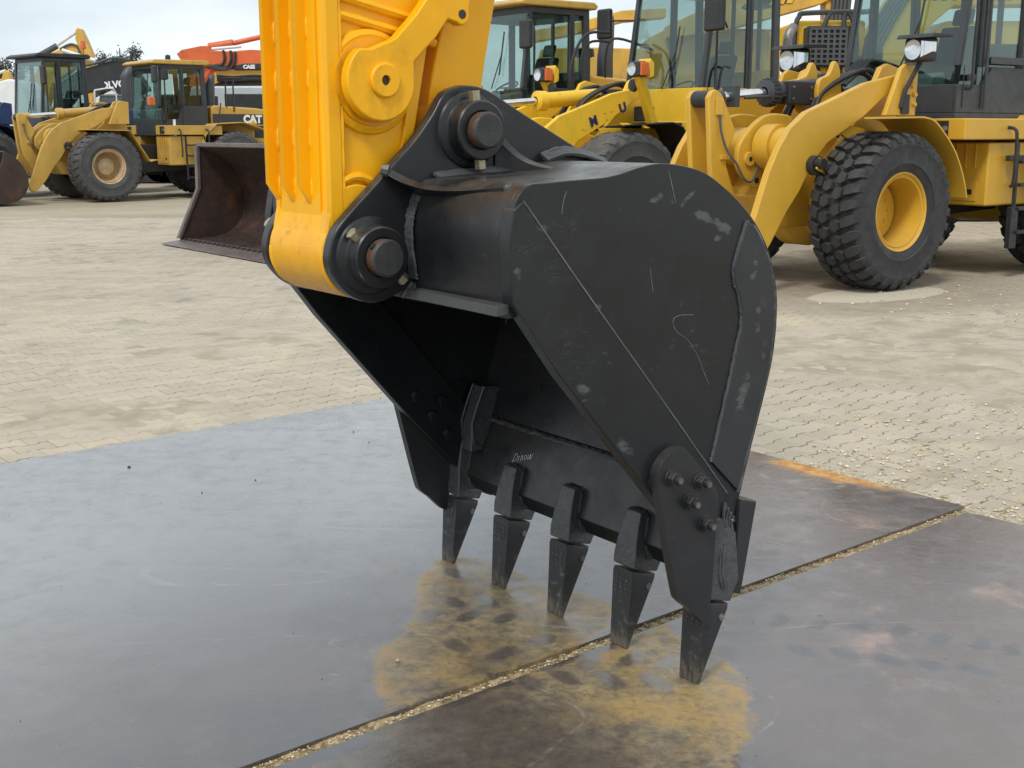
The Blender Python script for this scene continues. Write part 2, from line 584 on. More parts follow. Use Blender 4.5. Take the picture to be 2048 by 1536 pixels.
m, nt, p = newmat('concrete_paver')
co = objco(nt, True)
at = N(nt, 'ShaderNodeAttribute', attribute_name='tint')
oi = N(nt, 'ShaderNodeObjectInfo')
t = mth(nt, 'FRACT', mth(nt, 'ADD', at.outputs['Fac'], oi.outputs['Random']))
a = mixc(nt, t, (.365, .313, .240), (.440, .384, .300))
a = mixc(nt, mth(nt, 'MULTIPLY', ramp(nt, mth(nt, 'FRACT', mth(nt, 'MULTIPLY', t, 7.3)), .8, .95), .45), a, (.46, .37, .30))
big = nz(nt, co, .55, 6, .6)
a = mixc(nt, mth(nt, 'MULTIPLY', ramp(nt, big, .48, .70), .55), a, (.30, .262, .215))
a = mixc(nt, mth(nt, 'MULTIPLY', ramp(nt, nz(nt, co, .9, 5, .6, (1, .5, 1), (8, 3, 0)), .56, .70), .6), a, (.52, .445, .295))
gre = nz(nt, co, 1.9, 7, .65, (1, .6, 1), (2, 9, 0))
a = mixc(nt, mth(nt, 'MULTIPLY', ramp(nt, gre, .58, .70), .6), a, (.16, .148, .138))
tyr = nz(nt, co, 1.0, 6, .6, (.28, 1.5, 1), (1, 6, 3))
a = mixc(nt, mth(nt, 'MULTIPLY', ramp(nt, tyr, .54, .68), .42), a, (.205, .180, .160))
a = mixc(nt, mth(nt, 'MULTIPLY', ramp(nt, nz(nt, co, 90, 4, .7), .45, .7), .35), a, (.60, .53, .40))
a = stains(nt, co, a)
nt.links.new(a, p.inputs['Base Color'])
nt.links.new(ramp(nt, big, .3, .7, .72, .9), p.inputs['Roughness'])
bump(nt, p, nz(nt, co, 120, 5, .65), .2, .003)
M['paver'] = m

m, nt, p = newmat('pale_gravel')
co = objco(nt, True)
nt.links.new(mixc(nt, ramp(nt, nz(nt, co, 45, 3), .35, .65), (.34, .27, .16), (.66, .58, .42)), p.inputs['Base Color'])
p.inputs['Roughness'].default_value = .9
M['gravel'] = m
m, nt, p = newmat('damp_gap_sand')
co = objco(nt, True)
nt.links.new(mixc(nt, ramp(nt, nz(nt, co, 38, 6, .7), .35, .65), (.14, .10, .05), (.47, .36, .20)), p.inputs['Base Color'])
p.inputs['Roughness'].default_value = .9
M['gapsand'] = m
m, nt, p = newmat('dark_grit')
p.inputs['Base Color'].default_value = (.035, .033, .032, 1)
M['grit'] = m

g = MB()
g.face([(-900, -60, GZ - .010), (900, -60, GZ - .010), (900, 1400, GZ - .010), (-900, 1400, GZ - .010)])
ground = g.build('ground', M['ground'], smooth=0)
tag(ground, 'sandy beige yard ground reaching to the horizon', kind='structure')

pav = MB()
rows_ = []
for i in range(151):                       # sand bed: it fills the joints and here and there covers the stones
    row_ = []
    for k in range(161):
        x_, y_ = -11 + 24 * k / 160, 2 + 20.9 * i / 150
        f_ = noise.fractal(V((x_ * .55, y_ * .75, 3.3)), 1.0, 2.0, 5) + (.30 if x_ > 1.2 else 0) * min(1, (x_ - 1.2) / 1.5 if x_ > 1.2 else 0) + .10 * min(1, max(0, (y_ - 10) / 6)) - (.14 if x_ < -.3 and y_ < 10 else 0)
        row_.append((x_, y_, GZ - .0080 + .0082 * min(1, max(0, (f_ + .18) / .55))))
    rows_.append(row_)
pav.loft(rows_, caps=False, closed=False)
paving = pav.build('pavement', M['joint'], smooth=0)
tag(paving, 'worn beige pavement of interlocking double-T concrete pavers', kind='structure')

U = V((.7604, .6494, 0))         # along the paver rows
X = V((.6494, -.7604, 0))        # across them
UP = V((-.7611, -.6487, 0))


def inside(poly, x, y):
    c = False
    for i in range(len(poly)):
        (x0, y0), (x1, y1) = poly[i - 1], poly[i]
        if (y0 > y) != (y1 > y) and x < (x1 - x0) * (y - y0) / (y1 - y0) + x0:
            c = not c
    return c


C1, C2 = V((-.19, 7.66)), V((1.973, 5.01))
D1 = V((1.955, 4.926))
gdir = V((-.7725, -.635))
PLATE_A = [C1, C2, C2 + gdir * 7.2, C1 + V((-.7611, -.6487)) * 7.2]
PLATE_B = [D1, D1 + V((.681, -.732)) * 3.6, D1 + V((.681, -.732)) * 3.6 + gdir * 7.2, D1 + gdir * 7.2]
PA = [tuple(v) for v in PLATE_A]
PB = [tuple(v) for v in PLATE_B]


def shrink(poly, d):
    c = sum((V(p) for p in poly), V((0, 0))) / len(poly)
    return [tuple(V(p) + (c - V(p)).normalized() * d) for p in poly]


PAi, PBi = shrink(PA, .35), shrink(PB, .35)
h = .0735
half = [(.1, .0825), (.064, .0825), (.036, .0575), (-.036, .0575), (-.064, .0825), (-.1, .0825)]
outl = half + [(-x, -y) for x, y in half]


def paver_outline(gap=.0028):
    pts = []
    for x, y in outl:
        pts.append((x - math.copysign(gap * .8, x) if abs(x) > .09 else x, y - math.copysign(gap * 1.45, y)))
    return pts


PO = paver_outline()
POi = paver_outline(.0075)


def paver_mesh():
    b = MB()
    lo = [(x, y, -.009) for x, y in PO]
    md = [(x, y, -.0025) for x, y in PO]
    tp = [(x, y, 0) for x, y in POi]
    rr = [[b.bm.verts.new(p) for p in r] for r in (lo, md, tp)]
    for q, s in zip(rr, rr[1:]):
        for i in range(12):
            b.bm.faces.new((q[i], q[(i + 1) % 12], s[(i + 1) % 12], s[i]))
    b.bm.faces.new(rr[-1])
    return b.mesh('paver', M['paver'], smooth=0)


pv_me = paver_mesh()
base_v = [v.co.copy() for v in pv_me.vertices]
base_f = [tuple(pp.vertices) for pp in pv_me.polygons]
rot = math.atan2(U.y, U.x)
rotm = Matrix.Rotation(rot, 4, 'Z')
org = V((-.2, 7.7, 0))
cells = []
for j in range(-130, 131):
    for i in range(-110, 111):
        c = org + U * (i * .2 + (.1 if j % 2 else 0)) + X * (j * .14)
        if not (3.2 < c.y < 23.0):
            continue
        if abs(c.x) > .47 * c.y + 1.6:
            continue
        if inside(PAi, c.x, c.y) or inside(PBi, c.x, c.y):
            continue
        d = c.length
        zc = c.y * .978 + .206 * 1.6
        px, py = 512 + 1200 * c.x / zc, 384 + 1200 * (c.y * .2063 - 1.6 * .978) / -zc * 1.0
        vis = 6 < px < 1018 and not inside(PA, c.x, c.y) and not inside(PB, c.x, c.y) and not (385 < px < 772 and d < 14)
        cells.append((d if vis else 999 + d, c))
cells.sort(key=lambda q: q[0])
first = None
for k, (d, c) in enumerate(cells[:300]):
    o = bpy.data.objects.new('paver', pv_me)
    col.objects.link(o)
    o.parent = paving
    o.location = (c.x, c.y, GZ + random.uniform(-.0014, .0010))
    o.rotation_euler = (random.uniform(-.008, .008), random.uniform(-.008, .008), rot)
rest = cells[300:]
nv, nf = len(base_v), len(base_f)
vv, ff, tt = [], [], []
for k, (d, c) in enumerate(rest):
    dz = GZ + random.uniform(-.0014, .0010)
    tx, ty = random.uniform(-.008, .008), random.uniform(-.008, .008)
    for q in base_v:
        r = rotm @ q
        vv.append((r.x + c.x, r.y + c.y, r.z + dz + q.x * ty + q.y * tx))
    for f in base_f:
        ff.append(tuple(i + k * nv for i in f))
    tt += [random.random()] * nf
me = bpy.data.meshes.new('paver')
me.from_pydata(vv, [], ff)
me.materials.append(M['paver'])
at = me.attributes.new('tint', 'FLOAT', 'FACE')
at.data.foreach_set('value', tt)
o = link('paver_field', me, paving)
o['kind'] = 'stuff'

# ------------------------------------------------------------------ steel plates
STAIN_A = [(-0.262, 4.381), (-0.335, 4.179), (-0.333, 3.985), (-0.357, 3.722), (-0.366, 3.673), (-0.444, 3.471), (-0.401, 3.276), (-0.359, 3.126), (-0.175, 3.226), (0.04, 3.406), (0.254, 3.609), (0.334, 3.703), (0.331, 3.916), (0.207, 4.032), (0.101, 4.104), (-0.007, 4.257), (-0.123, 4.365)]
STAIN_B = [(0.502, 3.729), (0.571, 3.595), (0.643, 3.453), (0.699, 3.342), (0.71, 3.187), (0.666, 3.039), (0.618, 2.929), (0.579, 2.811), (0.337, 2.60), (-0.152, 2.55), (-0.519, 2.811), (-0.255, 3.107), (-0.035, 3.274), (0.275, 3.53), (0.413, 3.662)]
PRINT_FWD = [(0.24, 3.444), (0.371, 3.457), (0.493, 3.444), (-0.142, 3.8), (-0.02, 3.784), (-0.277, 3.8), (-.03, 3.50), (.10, 3.60), (0.60, 3.44)]
PRINT_BACK = [(0.160, 3.328), (0.29, 3.318), (0.425, 3.313), (0.664, 3.32), (-0.204, 3.92), (-0.086, 3.93), (0.036, 3.969), (-.18, 3.56), (0.053, 3.30), (-0.211, 4.192), (-0.028, 4.115)]
PRINT_R = [(0.896, 3.764), (1.02, 3.722), (1.152, 3.722), (1.269, 3.673), (0.907, 3.527), (1.039, 3.49), (1.168, 3.453), (1.28, 3.418), (1.405, 3.383), (1.569, 3.527), (1.375, 3.602), (1.489, 3.564)]
RUST_EDGE = [(1.24, 5.72), (1.38, 5.82), (1.56, 5.60), (1.74, 5.37), (1.86, 5.18), (1.62, 5.30), (1.50, 5.37), (1.40, 5.50)]


def sdist(poly, P):
    P = np.asarray(P)
    d = np.full(len(P), 1e9)
    ins = np.zeros(len(P), bool)
    n = len(poly)
    for i in range(n):
        a, b = np.array(poly[i - 1]), np.array(poly[i])
        ab = b - a
        t = np.clip(((P - a) @ ab) / (ab @ ab), 0, 1)
        d = np.minimum(d, np.hypot(*(P - a - t[:, None] * ab).T))
        cond = (a[1] > P[:, 1]) != (b[1] > P[:, 1])
        with np.errstate(divide='ignore', invalid='ignore'):
            xx = (b[0] - a[0]) * (P[:, 1] - a[1]) / (b[1] - a[1]) + a[0]
        ins ^= cond & (P[:, 0] < xx)
    return np.where(ins, d, -d)


def prints(P, cs, az, hl, hw):
    a = R(az)
    d1, d2 = np.array((math.sin(a), math.cos(a))), np.array((math.cos(a), -math.sin(a)))
    out = np.full(len(P), -1.0)
    for k, c in enumerate(cs):
        q = P - np.array(c)
        f = 1 - ((np.abs(q @ d1) / hl) ** 3 + (np.abs(q @ d2) / hw) ** 3) ** (1 / 3)
        out = np.maximum(out, f)
    return out


m, nt, p = newmat('wet_steel_plate')
co = objco(nt, True)
at = lambda n: N(nt, 'ShaderNodeAttribute', attribute_name=n).outputs['Fac']
rowm = N(nt, 'ShaderNodeMapping')
rowm.inputs['Rotation'].default_value = (0, 0, -math.atan2(.6494, .7604))
rowm.inputs['Scale'].default_value = (.3, 1, 1)
nt.links.new(co, rowm.inputs[0])
n1 = nz(nt, co, 1.15, 6, .6)
n2 = nz(nt, co, 9, 8, .66)
a = mixc(nt, ramp(nt, n1, .35, .66), (.046, .044, .048), (.080, .066, .061))
pale = mth(nt, 'MULTIPLY', at('pale'), ramp(nt, mth(nt, 'ADD', nz(nt, co, 1.5, 8, .62, None, (2, 2, 2)), mth(nt, 'MULTIPLY', at('pale'), .35)), .42, .72))
a = mixc(nt, pale, a, (.185, .190, .195))
brown = ramp(nt, nz(nt, co, .75, 6, .6, None, (3, 6, 1)), .50, .66)
brn = mth(nt, 'MULTIPLY', mth(nt, 'MULTIPLY_ADD', brown, .65, .35), at('brown'))
a = mixc(nt, mth(nt, 'MULTIPLY', brn, .85), a, (.165, .098, .075))
stk = ramp(nt, nz(nt, co, 2.6, 9, .66, None, (4, 4, 4)), .54, .72)
a = mixc(nt, mth(nt, 'MULTIPLY', mth(nt, 'MULTIPLY', stk, at('brown')), .75), a, (.33, .20, .145))
dk = ramp(nt, nz(nt, co, 1.6, 8, .62, None, (8, 4, 4)), .58, .68)
a = mixc(nt, mth(nt, 'MULTIPLY', mth(nt, 'MULTIPLY', dk, at('brown')), .6), a, (.035, .033, .034))
a = mixc(nt, mth(nt, 'MULTIPLY', ramp(nt, n2, .52, .72), .30), a, (.15, .135, .125))
tp = ramp(nt, mth(nt, 'ADD', at('print_r'), mth(nt, 'MULTIPLY_ADD', nz(nt, co, 18, 5), .9, -.45)), .0, .5)
a = mixc(nt, mth(nt, 'MULTIPLY', tp, .75), a, (.034, .036, .042))
dn = nz(nt, co, 15, 8, .68)
dn2 = nz(nt, co, 4.2, 6, .6, None, (5, 5, 5))
dd = mth(nt, 'ADD', at('dust'), mth(nt, 'MULTIPLY_ADD', nz(nt, co, 30, 9, .7), .09, -.045))
dd = mth(nt, 'ADD', dd, mth(nt, 'MULTIPLY_ADD', dn2, .16, -.08))
dust = ramp(nt, dd, -.012, .026)
thin = ramp(nt, mth(nt, 'ADD', dn2, mth(nt, 'MULTIPLY', at('dust_fade'), 1.0)), .30, .78)
spk = ramp(nt, nz(nt, co, 48, 8, .75, None, (3, 1, 2)), .34, .54, .48, .92)
dust = mth(nt, 'MULTIPLY', mth(nt, 'MULTIPLY', dust, spk), mth(nt, 'MULTIPLY_ADD', thin, .80, .20))
edge = mth(nt, 'MULTIPLY', ramp(nt, dd, -.012, .004), ramp(nt, dd, .035, .012))
pr = ramp(nt, mth(nt, 'ADD', at('tread'), mth(nt, 'MULTIPLY_ADD', dn, 1.1, -.55)), -.10, .42)
dust = mth(nt, 'MULTIPLY', dust, mth(nt, 'MULTIPLY_ADD', pr, -.70, 1.0))
sandc = mixc(nt, ramp(nt, nz(nt, co, 21, 9, .76, None, (1, 4, 2)), .36, .64), (.150, .125, .080), (.36, .275, .145))
sandc = mixc(nt, mth(nt, 'MULTIPLY', ramp(nt, mth(nt, 'ADD', nz(nt, co, 3.6, 7, .66, None, (7, 4, 2)), mth(nt, 'MULTIPLY', edge, .16)), .44, .66), .85), sandc, (.42, .275, .095))
a = mixc(nt, dust, a, sandc)
rs = ramp(nt, mth(nt, 'ADD', at('rust'), mth(nt, 'MULTIPLY_ADD', nz(nt, rowm.outputs[0], 22, 8, .7), .20, -.10)), -.03, .06)
a = mixc(nt, mth(nt, 'MULTIPLY', rs, .9), a, mixc(nt, ramp(nt, dn, .4, .6), (.42, .17, .035), (.58, .34, .11)))
a = mixc(nt, mth(nt, 'MULTIPLY', ramp(nt, nz(nt, co, 75, 3, .6, None, (1, 2, 8)), .70, .74), .8), a, (.03, .03, .032))
a = mixc(nt, mth(nt, 'MULTIPLY', ramp(nt, nz(nt, rowm.outputs[0], 60, 4, .6, (.5, 1.6, 1), (6, 2, 8)), .68, .73), .45), a, (.34, .34, .34))
lnv = N(nt, 'ShaderNodeTexNoise', i_Scale=1.1, i_Detail=1.5, i_Distortion=1.2)
nt.links.new(rowm.outputs[0], lnv.inputs['Vector'])
lns = mth(nt, 'MULTIPLY', ramp(nt, mth(nt, 'ABSOLUTE', mth(nt, 'SUBTRACT', lnv.outputs['Fac'], .47)), .006, .001), ramp(nt, n2, .45, .6))
a = mixc(nt, mth(nt, 'MULTIPLY', lns, .35), a, (.32, .30, .28))
nt.links.new(a, p.inputs['Base Color'])
rr = mth(nt, 'ADD', ramp(nt, n2, .3, .75, .13, .34), ramp(nt, n1, .3, .7, -.04, .06))
dry = mth(nt, 'MAXIMUM', mth(nt, 'MULTIPLY', dust, .85), rs)
mr = N(nt, 'ShaderNodeMix', data_type='FLOAT')
nt.links.new(dry, mr.inputs[0])
nt.links.new(rr, mr.inputs[2])
mr.inputs[3].default_value = .62
nt.links.new(mr.outputs[0], p.inputs['Roughness'])
nt.links.new(ramp(nt, dry, 0, 1, 2.2, 1.4), p.inputs['IOR'])
bump(nt, p, mth(nt, 'ADD', nz(nt, co, 26, 6, .6), mth(nt, 'MULTIPLY', nz(nt, co, 1.7, 3), 3.0)), .06, .012)
M['plate'] = m


def steel_plate(poly, thick, label, step=.022):
    P4 = [V(q) for q in poly]
    L1 = (P4[3] - P4[0]).length
    L2 = (P4[1] - P4[0]).length
    n1, n2 = int(L1 / step), int(L2 / step)
    s, t = np.meshgrid(np.linspace(0, 1, n1 + 1), np.linspace(0, 1, n2 + 1), indexing='ij')
    s, t = s.ravel()[:, None], t.ravel()[:, None]
    A = [np.array(q) for q in poly]
    xy = (A[0] * (1 - t) + A[1] * t) * (1 - s) + (A[3] * (1 - t) + A[2] * t) * s
    zz = np.zeros(len(xy))
    ntop = len(xy)
    fs = []
    for i in range(n1):
        for j in range(n2):
            k = i * (n2 + 1) + j
            fs.append((k, k + 1, k + n2 + 2, k + n2 + 1))
    border = [i * (n2 + 1) for i in range(n1 + 1)] + [n1 * (n2 + 1) + j for j in range(1, n2 + 1)] + [i * (n2 + 1) + n2 for i in range(n1 - 1, -1, -1)] + [j for j in range(n2 - 1, 0, -1)]
    co3 = [(x, y, 0) for x, y in xy]
    vb = len(co3)
    co3 += [(xy[k][0], xy[k][1], -thick) for k in border]
    nb = len(border)
    for i in range(nb):
        fs.append((border[i], border[(i + 1) % nb], vb + (i + 1) % nb, vb + i))
    me = bpy.data.meshes.new('steel_plate')
    me.from_pydata(co3, [], fs)
    bm = bmesh.new()
    bm.from_mesh(me)
    bmesh.ops.recalc_face_normals(bm, faces=bm.faces)
    bm.to_mesh(me)
    bm.free()
    me.materials.append(M['plate'])
    allxy = np.array([(c[0], c[1]) for c in co3])

    def att(name, v):
        me.attributes.new(name, 'FLOAT', 'POINT').data.foreach_set('value', np.asarray(v, dtype=np.float32))
    sa, sb = sdist(STAIN_A, allxy), sdist(STAIN_B, allxy)
    att('dust', np.clip(np.maximum(sa, sb), -.5, .5))
    fade = np.clip((allxy[:, 0] * .76 + allxy[:, 1] * .65 - 2.15) / .9, -.45, .35)
    att('dust_fade', np.where(sa > sb, .1, fade))
    att('tread', np.maximum(prints(allxy, PRINT_FWD, 39, .072, .036), prints(allxy, PRINT_BACK, 142, .074, .036)))
    att('print_r', np.maximum(prints(allxy, PRINT_R[:4] + PRINT_R[9:], 39, .07, .04), prints(allxy, PRINT_R[4:9], 142, .07, .04)))
    q_ = np.array((-.6494, .7604))
    pd = (allxy - np.array(tuple(C2))) @ q_
    att('pale', np.clip((pd - .15) / 1.7, 0, 1) * np.clip((1.5 - allxy[:, 0]) / 1.2, .12, 1))
    att('rust', np.clip(sdist(RUST_EDGE, allxy), -.4, .4))
    att('brown', np.clip((allxy[:, 0] - .1) / 1.0 + (allxy[:, 1] - 4.2) * .05, .12, 1))
    o = link('steel_plate', me)
    return tag(o, label, 'steel plate', 'steel road plates on the yard')


steel_plate(PA, .0215, 'broad wet grey steel plate with orange rust along its right edge, behind the sandy gap')
steel_plate(PB, .0215, 'nearer dull steel plate with the sandy stain at its corner, in front of the gap')


# ------------------------------------------------------------------ loose sand, gravel and chips
def pebbles(name, spots, mat, label, flat=.7):
    b = MB()
    oct_ = [(1, 0, 0), (-1, 0, 0), (0, 1, 0), (0, -1, 0), (0, 0, 1), (0, 0, -1)]
    of = ((0, 2, 4), (2, 1, 4), (1, 3, 4), (3, 0, 4), (2, 0, 5), (1, 2, 5), (3, 1, 5), (0, 3, 5))
    for x, y, z, r in spots:
        a = random.uniform(0, 6.28)
        sx, sy = random.uniform(.6, 1.3), random.uniform(.6, 1.2)
        vs = []
        for q in oct_:
            px, py = q[0] * sx * r, q[1] * sy * r
            vs.append(b.bm.verts.new((x + px * math.cos(a) - py * math.sin(a), y + px * math.sin(a) + py * math.cos(a), z + q[2] * r * flat)))
        for f in of:
            b.bm.faces.new([vs[i] for i in f])
    me = b.mesh(name, mat, smooth=0, weld=False)
    o = link(name, me)
    return tag(o, label, kind='stuff')


# packed sand in the gap between the plates: an uneven strip
b = MB()
rows = []
for i in range(620):
    s = i * .012
    pa, pb = C2 + gdir * s + V((.02, .02)), D1 + gdir * s + V((-.01, -.03))
    row = []
    for k in range(8):
        q = V((*(C2 + gdir * s), 0)).lerp(V((*(D1 + gdir * (s - .006)), 0)), k / 7)
        hgt = -.012 + .009 * noise.noise(V((q.x * 9, q.y * 9, 1))) + .005 * noise.noise(V((q.x * 70, q.y * 70, 4)))
        hgt += -.007 * max(0, 1 - s / .5) + (.004 if k in (6, 7) else 0)
        row.append((q.x, q.y, min(hgt, -.0015)))
    rows.append(row)
b.loft(rows, caps=False, closed=False)
so = b.build('gap_sand', M['gapsand'], smooth=0)
tag(so, 'coarse sand packed in the gap between the steel plates', kind='stuff')
spots = []
for i in range(1500):
    s = random.uniform(0, 6.0)
    t = random.uniform(.1, .95)
    q = (C2 + gdir * s).lerp(D1 + gdir * s, t)
    spots.append((q.x, q.y, -.008 + random.uniform(-.003, .004), random.choice((.0022, .003, .003, .004, .0055))))
for i in range(2600):                                   # sandy chips along the far edges of plate A and B
    e = random.choice((0, 0, 1, 2))
    if e == 0:
        s = random.uniform(0, 4.2)
        q = C1 + V((-.7611, -.6487)) * s + V((-.6494, .7604)) * abs(random.gauss(0, .028))
    elif e == 1:
        q = C2.lerp(C1, random.uniform(0, .45)) + V((.774, .633)) * abs(random.gauss(0, .07))
    else:
        q = D1 + V((.681, -.732)) * random.uniform(-.08, .6) + V((.732, .681)) * abs(random.gauss(0, .07))
    spots.append((q.x, q.y, GZ + .002, random.choice((.003, .004, .005, .007))))
pebbles('sand_grains', spots, M['gravel'], 'loose sand grains and chips along the plate edges')
spots = []
for cx, cy, rx, n in ((1.72, 5.95, .10, 90), (1.97, 5.72, .16, 150), (2.17, 6.1, .12, 60), (1.6, 5.55, .12, 90), (2.9, 6.7, .22, 200), (2.3, 6.15, .2, 70), (2.17, 4.95, .10, 160), (2.4, 5.4, .25, 150), (2.0, 5.4, .2, 120), (1.95, 6.7, .15, 60), (2.6, 7.6, .5, 60), (4.6, 11.4, .9, 300)):
    for i in range(int(n * .55)):
        spots.append((random.gauss(cx, rx), random.gauss(cy, rx), GZ + .004, random.choice((.004, .005, .006, .008, .011, .014)) * (1.7 if cy > 10 else 1)))
pebbles('gravel_chips', spots, M['gravel'], 'pale gravel chips scattered on the pavers beside the plates')
spots = []
for i in range(300):
    x, y = random.uniform(-3, 1.9), random.uniform(2.7, 7.4)
    if inside(PA, x, y) or inside(PB, x, y):
        spots.append((x, y, .001, random.choice((.001, .0012, .0014, .0018))))
for x, y, r in ((-1.86, 5.62, .009), (-1.4, 5.2, .005), (-1.2, 5.4, .0045), (-.86, 6.32, .006), (-.75, 6.1, .004)):
    spots.append((x, y, .003, r))
pebbles('grit', spots, M['grit'], 'dark grit and crumbs lying on the steel plates', .9)
st = pebbles('pebble', [(-.352, 3.436, .006, .0095)], M['gravel'], None)
del st['kind']
tag(st, 'single small white pebble lying on the wet steel plate', 'pebble')

# ------------------------------------------------------------------ excavator bucket
BLOC, BROT = (.14203, 3.81475, 0), R(37.3)
bk = empty('excavator_bucket', BLOC, BROT)
tag(bk, 'black five-toothed excavator bucket standing on its teeth on the steel plates', 'excavator bucket')
W = .65


def pr(b, poly, w0, w1):
    """side profile (s,z) extruded across the bucket; w grows towards the photographer's right (local -y)"""
    return b.prism(poly, -w0, -w1)


top_pts = [(-.668, 1.183), (-.681, 1.336), (-.664, 1.43), (-.626, 1.471), (-.560, 1.477), (-.484, 1.481), (-.387, 1.485), (-.323, 1.494), (-.272, 1.506), (-.220, 1.515), (-.174, 1.517), (-.103, 1.510),
           (-.019, 1.490), (.058, 1.450), (.125, 1.405), (.189, 1.350), (.242, 1.284), (.276, 1.215), (.297, 1.145), (.303, 1.075), (.300, 1.0), (.281, .896), (.210, .671), (.176, .556)]
sm = catm(top_pts, 3)
inner = offset(sm, -.030)
# shell: front tube face, top, round back, floor
b = MB()
pr(b, sm + inner[::-1], -.632, .632)
b.build('shell', M['bucket'], bk, .003)
# cutting lip plate
b = MB()
pr(b, [(.062, .343), (.092, .285), (.135, .33), (.178, .558), (.150, .562), (.144, .548)], -.632, .632)
b.build('cutting_lip', M['bucket'], bk, .003)
b = MB()
pts = [(.140 + random.uniform(-.002, .002), .628 - 1.256 * i / 90, .553 + random.uniform(-.003, .003)) for i in range(91)]
b.tube(pts, .008, 6, jitter=.25)
b.build('weld_bead', M['weld'], bk)

side = catm(top_pts[1:], 3)
side_poly = [(-.668, 1.183)] + side + [(.12, .40), (.062, .343), (-.175, .598), (-.526, .998)]
fold = [(-.645, 1.435), (-.449, 1.206), (-.205, .928), (.108, .567)]
strip = [(-.676, 1.19), (-.688, 1.336), (-.672, 1.415)] + fold + [(.09, .50), (.058, .343), (-.175, .593), (-.526, .993)]
wear_in = catm([(.150, 1.352), (.130, 1.301), (.105, 1.232), (.110, 1.18), (.129, 1.146), (.145, 1.073), (.127, .988), (.093, .861), (.058, .733), (.040, .672)], 4)
wear_out = [p_ for p_ in offset(side, -.016) if p_[1] < 1.352 and p_[0] > .1]
cutter = catm([(-.145, .744), (-.180, .722), (-.200, .695), (-.202, .66), (-.170, .53), (-.118, .33), (-.100, .292), (-.060, .258), (-.004, .203), (.012, .206), (.022, .232), (.031, .378), (.041, .560), (.040, .582), (.010, .627), (-.086, .728), (-.112, .746)], 3, True)
for sgn in (1, -1):
    b = MB()
    pr(b, side_poly, sgn * .630, sgn * .650)
    o = b.build('side_plate', M['bucketside'] if sgn > 0 else M['bucket'], bk, .003)
    b = MB()
    pr(b, strip, sgn * .612, sgn * .6565)
    b.build('side_edge_plate', M['bucketside'] if sgn > 0 else M['bucket'], bk, .004)
    b = MB()
    pr(b, wear_in + wear_out[::-1], sgn * .650, sgn * .659)
    wp = b.build('wear_plate', M['wearband'] if sgn > 0 else M['bucket'], bk, .003)
    b = MB()
    q = [(x + random.uniform(-.001, .001), -sgn * (.652 + random.uniform(-.001, .001)), z) for x, z in catm(wear_in, 3)]
    b.tube(q, .0050, 7, jitter=.18)
    b.tube([(x + .007, y, z) for x, y, z in q], .0045, 6, jitter=.25)
    b.tube([(x + random.uniform(-.002, .002), -sgn * .654, z) for x, z in catm(offset(wear_out, -.004), 2)], .007, 6, jitter=.3)
    b.build('weld_bead', M['weld'], bk)
    b = MB()
    pr(b, cutter, sgn * .657, sgn * .687)
    sc_ = b.build('side_cutter', M['tooth'], bk, .004)
    for (x, z) in ((-.153, .666), (-.040, .636), (-.083, .584), (-.016, .506)):
        b = MB()
        y0 = -sgn * .687
        b.cyl((x, y0, z), (x, y0 - sgn * .004, z), .025, n=20)
        b.cyl((x, y0 - sgn * .004, z), (x, y0 - sgn * .026, z), .021, n=6)
        b.cyl((x, y0 - sgn * .026, z), (x, y0 - sgn * .040, z), .0115, n=14)
        bo = b.build('bolt', M['tooth'], sc_, .0015)
        b = MB()
        b.cyl((x, y0 - sgn * .0402, z), (x, y0 - sgn * .0412, z), .0085, n=14)
        b.build('bolt_end', M['steel'], sc_)
        b = MB()
        b.cyl((x, -sgn * .612, z), (x, -sgn * .588, z), .021, n=6)
        b.build('nut', M['bucket'], sc_, .0015)

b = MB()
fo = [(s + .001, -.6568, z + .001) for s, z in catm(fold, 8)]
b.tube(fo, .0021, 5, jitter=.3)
b.build('fold_highlight', M['highlight_scratch'], bk)  # pale line painting the sky highlight along the fold's worn edge
b = MB()
for st_, r_ in (([(-.048, 1.105), (-.098, 1.109), (-.124, 1.098), (-.112, 1.067), (-.066, 1.037), (-.025, .988), (.003, .937), (.025, .899)], .0009), ([(-.215, 1.247), (-.209, 1.213), (-.202, 1.179)], .0008), ([(-.157, 1.50), (-.14, 1.45), (-.128, 1.415)], .0012), ([(-.52, 1.40), (-.515, 1.43), (-.505, 1.455)], .0012)):
    b.tube([(s, -.6502, z) for s, z in catm(st_, 5)], r_, 4, jitter=.4)
b.build('scratches', M['highlight_scratch'], bk)

# stiffener inside the far corner, and the one beside the near plate
for sgn in (-1, 1):
    b = MB()
    q = [(.215, .655), (.185, .535), (.10, .442), (.052, .44), (.055, .54), (.108, .680)]
    pr(b, q, sgn * .550, sgn * .612)
    b.build('corner_stiffener', M['adapter'], bk, .004)
    b = MB()
    for w_ in (.542, .61):
        b.tube([(x - .004, -sgn * w_, z + .004) for x, z in [(.208, .652), (.160, .670), (.108, .676), (.080, .61), (.055, .545), (.058, .50), (.062, .468), (.098, .451)]], .0045, 6, jitter=.25)
    b.tube([(x, -sgn * .600, z) for x, z in ((.205, .66), (.24, .80), (.262, .95))], .007, 6, jitter=.3)
    b.build('weld_bead', M['weld'], bk)

